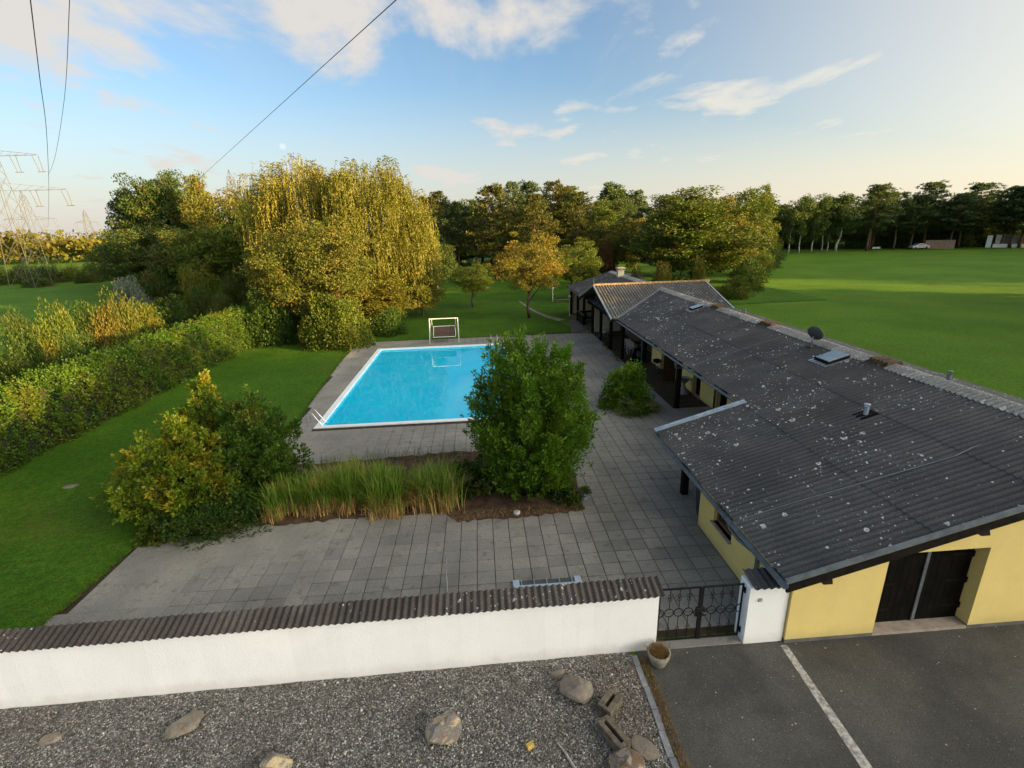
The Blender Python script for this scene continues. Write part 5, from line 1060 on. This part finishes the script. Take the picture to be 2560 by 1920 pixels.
# golden and green conifers on the left of the bed
def leads(seed, n, R, H, rl, low=.55, b0=.3):
    r = np.random.default_rng(seed); out = []
    for k in range(n):
        a = k*2.399+r.normal(0, .2); q = math.sqrt((k+.4)/n); h = H*(1-low*q**1.7)*r.uniform(.86, 1.0); out.append(((R*b0*q*math.cos(a), R*b0*q*math.sin(a), .05), (R*q*math.cos(a), R*q*math.sin(a), h), rl*r.uniform(.8, 1.2)))
    return out
plant('golden_conifer', 'golden tipped spreading conifer at the left end of the bed', 'conifer', (-9.75, 1.35, .03), leader_shrub(9, leads(2, 26, 1.95, 3.75, .46, .62), 40, .52, .12, 36, .115, .40, .75, .6, .4), 'gold', m_twig, pn=SF)
plant('green_juniper', 'green pointed juniper between the golden conifer and pool', 'conifer', (-7.85, 2.7, .03), leader_shrub(10, leads(5, 22, 1.65, 4.0, .46), 40, .52, .12, 36, .115, .40, .8, .5, .4), 'juniper', m_twig, pn=SF)
plant('olive_juniper', 'olive green juniper standing behind the golden conifer', 'conifer', (-10.0, 4.1, .0), leader_shrub(13, leads(8, 16, 1.3, 4.2, .44, .5), 40, .52, .12, 36, .115, .40, .8, .5, .4), 'gold', m_twig, pn=SF)
plant('spreading_yew', 'low dark green yew at the foot of the golden conifer', 'shrub', (-8.9, .75, .03), bush(15, 1.5, 1.5, 90, 190, .10, 0, .4), 'yew', m_twig, pn=SF, sc=(1.25, .9, 1))
plant('lone_juniper', 'small olive conifer sprig leaning over the lawn', 'shrub', (-11.9, 2.0, 0), leader_shrub(16, leads(11, 10, .9, 1.9, .34), 34, .42, .11, 18, .14, .34, .7, .6, .4), 'gold', m_twig, pn=SF)
plant('leafy_shrub', 'low leafy shrub at the front left corner of the bed', 'shrub', (-10.1, .35, 0), bush(17, .65, .9, 22, 90, .13, 12), 'green', m_twig, pn=SF)
plant('dark_shrub', 'dark low shrub between the tall grass and upright conifer', 'shrub', (-.15, 2.2, .03), bush(18, 1.05, 1.25, 40, 150, .12, 10), 'yew', m_twig, pn=SF)
plant('creeping_shrub', 'small grey-green shrub beside the pale blue pot', 'shrub', (3.1, .95, .03), bush(19, .5, .45, 20, 80, .08), 'wild_b', m_twig, pn=SF)
plant('round_shrub', 'round dark green shrub on the terrace in front of the veranda', 'shrub', (7.75, 9.75, 0), bush(20, 1.35, 2.25, 75, 190, .12, 50), 'thuja', m_twig, pn=SF)
plant('variegated_shrub', 'low cream and green variegated shrub at the round shrub\'s foot', 'shrub', (8.0, 8.55, 0), bush(22, .85, .85, 36, 110, .10, 14), 'variegated', m_twig, pn=SF, sc=(1.3, .6, 1))
# ornamental grass
def tall_grass():
    r = np.random.default_rng(31); t = thing('tall_grass', 'row of tall arching green grass with straw-coloured base', 'grass', (-3.8, 1.4, .03)); n = 5600
    cx = r.uniform(-7.0, -.9, 62); cy = np.clip(1.35+r.normal(0, .34, 62), .75, 2.1); k = r.integers(0, 62, n); P = np.stack([cx[k]+r.normal(0, .13, n), cy[k]+r.normal(0, .12, n), np.full(n, .0)], 1)-np.array([-3.8, 1.4, 0]); hs = 1.50+.25*np.sin(cx*1.1)+.35*(cx > -2.0)
    V, Q = blades(1, P, hs[k]*r.uniform(.55, 1.15, n), r.uniform(.10, .85, n), r.uniform(.028, .050, n), 4); o = new_obj('green_blades', mesh_np('green_blades', V, Q), t, G['blade']); o['kind'] = 'stuff'
    n = 3400; k = r.integers(0, 62, n); P = np.stack([cx[k]+r.normal(0, .17, n), cy[k]-.16+r.normal(0, .15, n), np.zeros(n)], 1)-np.array([-3.8, 1.4, 0]); ex = .55*(cx > -2.2)
    V, Q = blades(2, P, (.62+ex[k])*r.uniform(.55, 1.25, n), r.uniform(.1, 1.1, n), r.uniform(.020, .036, n), 3); o = new_obj('straw_blades', mesh_np('straw_blades', V, Q), t, G['straw']); o['kind'] = 'stuff'
tall_grass()
r = np.random.default_rng(33)
def tuft(name, lab, xs, ys, n, h, lm, wd=(.008, .016), z=.03, lean=(.2, 1.1)):
    P = np.stack([r.uniform(*xs, n), r.uniform(*ys, n), np.full(n, z)], 1); V, Q = blades(int(xs[0]*10) % 97+3, P, r.uniform(*h, n), r.uniform(*lean, n), r.uniform(*wd, n), 3); tag(new_obj(name, mesh_np(name, V, Q), None, G.get(lm, m_dry)), lab, 'grass', kind='stuff')
tuft('weeds', 'thin weeds along the back edge of the planting bed', (-6.5, 1.2), (4.7, 5.3), 420, (.2, .75), 'wild_b'); tuft('dry_weeds', 'dry tan grass growing beside the kerb stones', (3.53, 3.74), (-9.5, -5.7), 1500, (.03, .12), 'straw_dry', (.006, .014), .004); tuft('dry_weeds', 'dry tan weeds scattered in the gravel by the kerb', (2.4, 3.4), (-7.6, -5.6), 900, (.02, .10), 'straw_dry', (.005, .012), .008); tuft('bed_litter', 'dry stalks lying on the bed soil by the upright conifer', (-1.0, 3.4), (.05, .6), 500, (.05, .2), 'straw', (.008, .016), .03, (.8, 1.4))
P = np.stack([r.normal(0, .10, 420), r.normal(0, .10, 420), np.full(420, .27)], 1); V, Q = blades(77, P, r.uniform(.08, .30, 420), r.uniform(.3, 1.3, 420), r.uniform(.006, .014, 420), 3); new_obj('dry_grass', mesh_np('dry_grass', V, Q), bigpot, m_dry)
def lawn_fringe():
    r = np.random.default_rng(35); E = np.array(le2[:12]); seg = np.linalg.norm(np.diff(E, axis=0), axis=1); n = 9000; k = r.choice(len(seg), n, p=seg/seg.sum()); t = r.random(n); P = E[k]+(E[k+1]-E[k])*t[:, None]; P = np.stack([P[:, 0]+r.normal(-.05, .07, n), P[:, 1]+r.normal(0, .05, n), np.full(n, .035)], 1)
    V, Q = blades(5, P, r.uniform(.03, .10, n), r.uniform(.2, 1.2, n), r.uniform(.008, .018, n), 2); tag(new_obj('lawn_fringe', mesh_np('lawn_fringe', V, Q), None, G['hedge']), 'uneven grass fringe where the lawn creeps over the slabs', 'grass', kind='stuff')
lawn_fringe()
# clipped hedge along the left side of the garden
def hedge():
    r = np.random.default_rng(41); ln, H, T = 42.0, 2.95, 1.5; n = 105000; f = r.random(n); u = r.uniform(0, ln, n)**1.0
    face = np.where(f < .60, 0, np.where(f < .92, 1, 2)); z = np.where(face == 1, H, r.random(n)*H); x = np.where(face == 0, T/2, np.where(face == 1, r.uniform(-T/2, T/2, n), -T/2)); bump_ = .16*np.sin(u*1.7+z*2.1)+.12*np.sin(u*4.3-z*3.0)+.10*np.sin(u*9+z*7)+r.normal(0, .09, n)
    nrm = np.where((face == 0)[:, None], [1, 0, .25], np.where((face == 1)[:, None], [0, 0, 1.0], [-1, 0, .25])); P = np.stack([x, u, z], 1)+nrm*bump_[:, None]; P[:, 2] = np.maximum(P[:, 2], .05); P[:, 0] -= np.where(face != 1, (z > H*.85)*(z-H*.85)*.6*np.sign(x), 0)
    Dv = unit(nrm*.7+sph(n, r)*.75+np.array([0, 0, .1]))
    ns = 1500; m_ = 9; k = np.repeat(np.arange(ns), m_); t = np.tile(np.arange(m_)/m_, ns); b = np.stack([r.uniform(-T/2, T/2, ns), r.uniform(0, ln, ns), np.full(ns, H)], 1); sd_ = np.stack([r.normal(0, .3, ns), r.normal(0, .3, ns), np.ones(ns)], 1); P2 = b[k]+sd_[k]*(t*(r.random(ns)**2*.62+.1)[k])[:, None]
    P = np.concatenate([P, P2]); Dv = np.concatenate([Dv, unit(sph(len(P2), r)+np.array([0, 0, .7]))]); n = len(P); s = r.uniform(.07, .15, n); V, Q = leaf_arrays(P, Dv, s, s*.6, r); fol = mesh_np('foliage', V, Q)
    mb = MB(); mb.box(-T/2+.18, T/2-.18, 0.1, ln-.1, .05, H-.18); plant('clipped_hedge', 'long clipped green hedge along the left side of the lawn', 'hedge', (-20.5, -6.0, 0), (mb.mesh('stems'), fol), 'hedge', m_twig, rad(-1.2), pn=SF)  # added solid core box, coloured dark like the shaded inside, blocks see-through
hedge()
# ---- reusable tree shapes (height 1 tree = its own metres; scaled on placing)
T = {}
T['round_a'] = broad_tree(1, 10, 4.2, 1.6, 150, 130, .25, .22); T['round_b'] = broad_tree(2, 10, 4.0, 1.3, 150, 130, .25, .22, cone=.25); T['tall_a'] = broad_tree(3, 14, 3.8, 1.6, 160, 130, .28, .26, cone=.35); T['tall_b'] = broad_tree(4, 14, 4.2, 1.6, 190, 150, .26, .28, cone=.15)
T['airy'] = broad_tree(5, 9, 4.2, 2.3, 90, 190, .17, .17, spread=.20); T['poplar'] = broad_tree(6, 20, 3.2, 4.0, 110, 80, .45, .3, spread=.26, cone=.3); T['birch_a'] = broad_tree(7, 14, 2.6, 3.2, 95, 80, .30, .13, squash=1.6, cone=.35); T['birch_b'] = broad_tree(8, 14, 2.9, 3.8, 95, 80, .30, .14, squash=1.6, lean=.5, cone=.3)
T['pine_a'] = pine_tree(1, 16, 5.0, 3.6); T['pine_b'] = pine_tree(2, 16, 3.6, 3.4); T['pine_c'] = pine_tree(3, 16, 6.2, 3.8); T['willow'] = willow_tree(5, 16, 6.0, 6800)
T['locust'] = broad_tree(9, 8.5, 4.6, 1.6, 190, 220, .15, .20, squash=.8, spread=.20)
T['bush_a'] = bush(51, 2.2, 2.6, 80, 150, .14, 26); T['bush_b'] = bush(52, 2.0, 2.9, 75, 150, .14, 14); T['bush_c'] = bush(53, 2.4, 2.2, 80, 140, .14, 34)
SZ = {'round_a': (10, 4.2), 'round_b': (10, 4.0), 'tall_a': (14, 3.8), 'tall_b': (14, 4.2), 'airy': (9, 4.2), 'poplar': (20, 3.2), 'birch_a': (14, 2.6), 'birch_b': (14, 2.9), 'pine_a': (16, 3.0), 'pine_b': (16, 2.8), 'pine_c': (16, 3.1), 'willow': (16, 6.0), 'locust': (8.5, 4.6), 'bush_a': (2.6, 2.5), 'bush_b': (2.9, 2.3), 'bush_c': (2.2, 2.7)}
def grow(kind, lm, name, lab, cat, pxc, pyt, pxw, Y, group=None, bark=None, X=None, seed=0):
    """a tree whose crown spans pxw photo pixels round column pxc with its top at row pyt, standing at distance Y"""
    c = aty(pxc, pyt, Y); e = aty(pxc+pxw*.5, pyt, Y); H = max(c[2], .6); x = c[0]
    for _ in range(3): pass
    b = aty(pxc, pyt, Y); R = abs(e[0]-c[0])*(1.0 if kind.startswith('bush') or kind == 'willow' else 1.16); h0, r0 = SZ[kind]; s = R/r0
    x = min(x, -21.6-R*.85) if name == 'wild_bush' and Y < 45 else x
    return plant(name, lab, cat, (x, Y, 0), T[kind], lm, bark, seed*1.7+pxc*.013, (s, s, H/h0), group, SF if kind.startswith('bush') else ('trunk', 'crown'))
K = 1.1573
def gd(kind, lm, name, lab, cat, x, t, w, Y, group=None, bark=None, seed=0): return grow(kind, lm, name, lab, cat, x*K, t*K, w*K, Y, group, bark, None, seed)
# willows and what grows round their feet
gd('willow', 'willow', 'weeping_willow', 'left crown of the two big golden weeping willows', 'willow', 640, 340, 232, 43, 'weeping willows', seed=1); gd('willow', 'willow', 'weeping_willow', 'right crown of the two big golden weeping willows', 'willow', 790, 344, 250, 42, 'weeping willows', seed=4)
gd('locust', 'locust', 'locust_tree', 'yellow-green feathery tree in front of the left willow', 'tree', 655, 478, 232, 30.5); gd('round_b', 'yellow', 'shrub_tree', 'bright yellow-green bushy tree under the right willow', 'tree', 812, 592, 135, 36)
foot = (('bush_b', 'green', 'leafy green bush left of the dark red one below the willow', 690, 632, 130, 27.5), ('bush_a', 'green', 'broad green bush at the lawn corner by the pool', 735, 652, 150, 27.2), ('bush_c', 'wild_b', 'green bush at the right end of the willow bushes', 832, 668, 105, 31.5), ('bush_b', 'red', 'dark red-brown bush at the foot of the willow', 715, 612, 75, 29.5), ('bush_a', 'wild_b', 'pale green drooping bush beside the hedge end', 575, 622, 120, 29.0), ('bush_b', 'dark', 'dark bush behind the lone trunk at the lawn edge', 620, 650, 90, 32.0))
for i, (k, m, lab, x, t, w, Y) in enumerate(foot): gd(k, m, 'bush', lab, 'bush', x, t, w, Y, 'bushes at the foot of the willows', m_twig, i)
# lawn trees
gd('round_b', 'locust', 'lawn_tree', 'small leafy lawn tree closest to the willow', 'tree', 905, 572, 88, 40.3); gd('airy', 'green', 'lawn_tree', 'small dark lawn tree standing alone behind the swing', 'tree', 1017, 566, 84, 45.3, seed=3); gd('airy', 'yellow', 'walnut_tree', 'spreading golden-leaved tree in the middle of the lawn', 'tree', 1140, 505, 140, 36.4, seed=2); gd('airy', 'green', 'lawn_tree', 'green spreading tree behind the far end of the house', 'tree', 1235, 518, 118, 47.5, seed=5)
gd('bush_b', 'red', 'copper_shrub', 'dark copper-red shrub behind the chimney', 'shrub', 1310, 524, 62, 60, None, m_twig); gd('bush_a', 'green', 'shrub', 'green shrub at the end of the house beside the copper one', 'shrub', 1275, 560, 60, 47, None, m_twig)
gd('bush_b', 'yellow', 'golden_shrub', 'golden lit shrub behind the far roof', 'shrub', 1432, 568, 62, 44, None, m_twig); gd('bush_b', 'yellow', 'golden_shrub', 'narrow golden shrub left of the big field-edge tree', 'shrub', 1508, 556, 40, 41, None, m_twig); gd('bush_a', 'wild_a', 'golden_shrub', 'small tan shrub beside the shed roof', 'shrub', 1378, 582, 44, 46, None, m_twig)
# pine stand
ORD = ('first', 'second', 'third', 'fourth', 'fifth', 'sixth', 'seventh', 'eighth', 'ninth', 'tenth', 'eleventh', 'twelfth', 'thirteenth', 'fourteenth', 'fifteenth', 'sixteenth', 'seventeenth', 'eighteenth', 'nineteenth', 'twentieth')
pines = ((918, 425, 62, 92, 'pine_b', 'pine'), (946, 418, 60, 96, 'pine_a', 'pine'), (985, 442, 70, 80, 'pine_c', 'pine_dark'), (1022, 436, 72, 84, 'pine_c', 'pine_dark'), (1065, 400, 84, 76, 'pine_b', 'pine'), (1105, 398, 62, 88, 'pine_a', 'pine_dark'), (1140, 393, 66, 90, 'pine_b', 'pine_dark'), (1152, 424, 70, 72, 'pine_a', 'pine'), (1190, 398, 74, 80, 'pine_c', 'pine'), (1222, 404, 66, 86, 'pine_b', 'pine'), (1252, 420, 80, 76, 'pine_c', 'pine'))
for i, (x, t, w, Y, k, m) in enumerate(pines): gd(k, m, 'pine_tree', '%s pine from the left in the stand behind the lawn' % ORD[i], 'pine', x, t, w, Y, 'pine stand behind the lawn', m_pbark, i)
back = ((870, 425, 80, 70, 'tall_a', 'dark', 'dark tree just right of the willow crown'), (900, 470, 90, 64, 'round_b', 'wild_a', 'brownish tree at the left end of the pine stand'), (935, 520, 90, 62, 'round_a', 'dark', 'low dark tree below the leftmost pines'), (1062, 470, 120, 112, 'round_a', 'dark', 'dark broadleaf tree deep inside the pine stand'), (1180, 470, 130, 105, 'round_b', 'dark', 'dark broadleaf tree behind the middle pines'), (1300, 440, 100, 100, 'tall_b', 'green', 'green tree behind the right end of the pine stand'), (990, 500, 120, 115, 'round_b', 'dark', 'shaded tree closing the gap between the dark pines'),
        (1330, 472, 92, 78, 'round_a', 'locust', 'yellow-green round tree behind the chimney'), (1378, 470, 60, 86, 'round_b', 'yellow', 'small golden tree between the poplars and chimney'), (1432, 428, 128, 70, 'tall_b', 'dark', 'tall dark tree left of the big field-edge tree'), (1512, 414, 205, 55, 'tall_b', 'green', 'biggest yellow-green tree at the corner of the field'), (1572, 422, 100, 74, 'tall_a', 'locust', 'brownish gold tree right of the biggest tree'), (1632, 405, 92, 92, 'round_b', 'green', 'tall rounded tree at the left edge of the field'), (1600, 470, 80, 66, 'round_a', 'yellow', 'gold-tinged lower tree along the field edge'), (1660, 398, 34, 130, 'tall_a', 'pine', 'thin pointed tree rising above the field corner'))
for i, (x, t, w, Y, k, m, lab) in enumerate(back): gd(k, m, 'broadleaf_tree', lab, 'tree', x, t, w, Y, 'trees behind the garden', None, i)
for i in range(19):
    x = 862+i*44; k = ('pine_b', 'tall_a', 'pine_a', 'round_b')[i % 4]; gd(k, ('pine_dark', 'dark')[i % 2], 'wood_tree', '%s dark tree from the left deep in the wood behind the lawn' % ORD[i], 'tree', x, 428+(i*17) % 23, 74, 118+(i*5) % 17, 'dark trees deep in the wood', None, i)
for i, (x, t, w, lab) in enumerate(((1312, 395, 48, 'left spire of the far poplar group'), (1342, 400, 44, 'middle spire of the far poplar group'), (1372, 412, 48, 'right spire of the far poplar group'), (1228, 405, 70, 'pale far poplar behind the right pines'))): gd('poplar', 'birch', 'poplar_tree', lab, 'poplar', x, t, w, 150, 'far poplars', None, i)
edge = ((1590, 600, 80, 44, 'bush_a', 'green', 'dark bush where the house meets the field edge'), (1612, 575, 70, 50, 'bush_b', 'green', 'bush beside the big tree at the field edge'), (1625, 555, 72, 58, 'bush_a', 'wild_b', 'mid-size bush along the left field edge'), (1640, 535, 70, 68, 'bush_b', 'green', 'taller bush along the left field edge'), (1652, 520, 76, 80, 'bush_a', 'wild_b', 'pale green bush near the far field corner'), (1668, 515, 70, 95, 'bush_b', 'dark', 'dark bush in the far left corner of the field'))
for i, (x, t, w, Y, k, m, lab) in enumerate(edge): gd(k, m, 'field_edge_bush', lab, 'bush', x, t, w, Y, 'bushes along the field edge', m_twig, i)
# far side of the field: birches, pines, dark wood behind
for i, (bx, by, tx, tp, w) in enumerate(((1970, 634, 1972, 500, 62), (1997, 633, 2002, 488, 60), (2028, 632, 2036, 482, 66), (2052, 630, 2060, 490, 60), (2066, 630, 2075, 500, 54), (2088, 630, 2112, 484, 96))):
    b = gnd(bx, by); c = aty(tx, tp, b[1]); k = ('birch_a', 'birch_b')[i % 2]; s = abs(aty(tx+w/2, tp, b[1])[0]-c[0])/SZ[k][1]
    plant('birch_tree', '%s white-stemmed birch from the left across the field' % ORD[i], 'birch', (b[0], b[1], 0), T[k], 'birch', m_birch, i*1.3, (s, s, c[2]/14), 'birches across the field')
for i, (bx, by, tp, w) in enumerate(((2165, 628, 466, 84), (2185, 627, 470, 70), (2207, 625, 478, 80), (2232, 624, 485, 76), (2290, 623, 490, 84), (2338, 622, 452, 92), (2372, 621, 488, 80), (2410, 620, 486, 84), (2455, 616, 455, 100), (2500, 618, 470, 84), (2545, 620, 468, 100), (2590, 621, 470, 100))):
    b = gnd(bx, by); c = aty(bx+10, tp, b[1]); k = ('pine_c', 'pine_a', 'pine_b')[i % 3]; s = abs(aty(bx+10+w/2, tp, b[1])[0]-c[0])/SZ[k][1]
    plant('pine_tree', '%s tall dark pine from the left across the field' % ORD[i], 'pine', (b[0], b[1]+(i % 3)*2, 0), T[k], 'pine_dark', m_pbark, i*.9, (s, s, c[2]/16), 'pines across the field')
fill = []
for i, px in enumerate(range(1920, 2720, 42)):
    b = gnd(px, 628-(px-1920)*.014); Y = b[1]+12+(i*7) % 11; c = aty(px, 505-(px-1900)*.022+(i*13) % 17, Y); k = ('tall_a', 'tall_b', 'round_b')[i % 3]; s = 34*.9/SZ[k][1]*(Y+14)/1234*1.9
    plant('wood_edge_tree', '%s tree from the left in the wood wall across the field' % ORD[i], 'tree', (c[0], Y, 0), T[k], ('dark', 'green', 'locust')[i % 5 % 3], None, i*1.1, (s, s, c[2]/SZ[k][0]), 'wood behind the field')
    if i % 2 == 0:
        s2 = 1.6+.4*(i % 3); plant('understorey_bush', '%s dark bush from the left at the foot of the far wood' % ORD[i//2], 'bush', (b[0]+3, b[1]+7+(i % 3)*2, 0), T[('bush_a', 'bush_b')[i // 2 % 2]], 'dark', m_twig, i, (s2*1.5, s2, s2*1.2), 'bushes under the far wood', SF)
# unseen tree rows added right of the field to keep sun off the garden
rr = random.Random(9)
for i, (sx, y, h) in enumerate(SHADE):
    k = ('tall_b', 'round_b', 'tall_a')[i % 3]; s = 6.8/SZ[k][1]
    plant('wood_edge_tree', 'unseen tree added right of the field to shade the garden', 'tree', (sx+rr.uniform(-3, 3), y, 0), T[k], 'dark', None, i*2.1, (s, s, h/SZ[k][0]), 'unseen shade trees right of the field')
# left: shrubs beyond the hedge, tree group, far wood
wild = ((20, 690, 120, 17, 'bush_a', 'wild_a', 'yellowish wild bush at the far left behind the hedge'), (95, 668, 110, 22, 'bush_c', 'green', 'green wild bush second from the left behind the hedge'), (165, 655, 100, 26, 'bush_b', 'wild_a', 'brownish wild bush behind the middle of the hedge'), (235, 640, 95, 27, 'bush_c', 'locust', 'pale yellow shoots of a bush behind the hedge'), (300, 655, 100, 30, 'bush_a', 'green', 'broad green bush behind the hedge, right of the yellow shoots'), (370, 640, 100, 34, 'bush_b', 'wild_b', 'dark green bush behind the far half of the hedge'), (420, 625, 90, 40, 'bush_c', 'wild_a', 'red-brown tinged bush near the far hedge end'), (470, 640, 80, 36, 'bush_a', 'dark', 'dark bush at the far hedge end'), (150, 720, 120, 16, 'bush_b', 'wild_b', 'dark green bush just behind the near hedge'), (270, 600, 90, 52, 'bush_b', 'silver', 'silvery grey-green bush at the field corner'), (335, 585, 110, 56, 'bush_a', 'wild_a', 'grey-brown bush below the dark tree group'), (430, 575, 120, 52, 'bush_c', 'green', 'green bush below the left trees'), (505, 590, 90, 46, 'bush_b', 'dark', 'dark bush filling the gap left of the willow'))
for i, (x, t, w, Y, k, m, lab) in enumerate(wild): gd(k, m, 'wild_bush', lab, 'bush', x, t, w, Y, 'wild bushes behind the hedge', m_twig, i)
ltr = ((262, 402, 84, 92, 'tall_a', 'dark', 'dark ragged tree at the left end of the tree group'), (312, 380, 120, 84, 'round_b', 'wild_a', 'olive-brown tree second in the left tree group'), (372, 380, 110, 88, 'tall_b', 'wild_a', 'tall brownish tree in the middle of the left group'), (418, 374, 86, 80, 'tall_a', 'locust', 'pointed golden tree right of the middle of the left group'), (480, 398, 110, 70, 'round_a', 'yellow', 'bright yellow tree at the right of the left group'), (515, 430, 90, 62, 'round_b', 'wild_a', 'brown-green tree partly behind the willow'), (300, 482, 150, 72, 'round_a', 'dark', 'dark rounded tree low in the left group'), (372, 500, 120, 66, 'tall_b', 'dark', 'grey-green shaded tree at the centre of the left group'), (455, 490, 150, 58, 'round_b', 'green', 'mid green tree in front of the yellow tree'), (520, 480, 110, 56, 'tall_a', 'green', 'green tree touching the willow on its left'), (245, 520, 80, 86, 'round_a', 'dark', 'low dark tree at the foot of the left group'))
for i, (x, t, w, Y, k, m, lab) in enumerate(ltr): gd(k, m, 'broadleaf_tree', lab, 'tree', x, t, w, Y, 'tree group left of the willow', None, i)
for i in range(9):
    gd(('bush_a', 'bush_b', 'bush_c')[i % 3], ('dark', 'green')[i % 4 == 1], 'field_hedge_bush', '%s dark bush from the left in the row beyond the left meadow' % ORD[i], 'bush', -40+i*38, 574+(i*5) % 9-i*1.2, 62, 103+(i % 3)*3, 'bush row beyond the left meadow', m_twig, i)
gd('bush_c', 'dark', 'pylon_foot_bush', 'low dark bush at the foot of the nearest pylon', 'bush', 80, 600, 70, 97, None, m_twig)
def far_wood():
    r = np.random.default_rng(61); n = 26000; xs = r.uniform(-420, -95, n); ys = 205+r.random(n)**2*70; tp = 9.0+2.2*np.sin(xs*.09)+1.4*np.sin(xs*.23+1)+.8*np.sin(xs*.6); z = tp*r.random(n)**.45; P = np.stack([xs, ys+2.0*np.sin(xs*.4+z), z], 1); Dv = unit(sph(n, r)+np.array([.3, -.6, .3])); s = r.uniform(1.0, 2.2, n); V, Q = leaf_arrays(P, Dv, s, s*.75, r); tag(new_obj('far_wood', mesh_np('far_wood', V, Q), None, G['yellow']), 'distant low golden wood behind the pylons at far left', 'wood', kind='stuff')
far_wood()
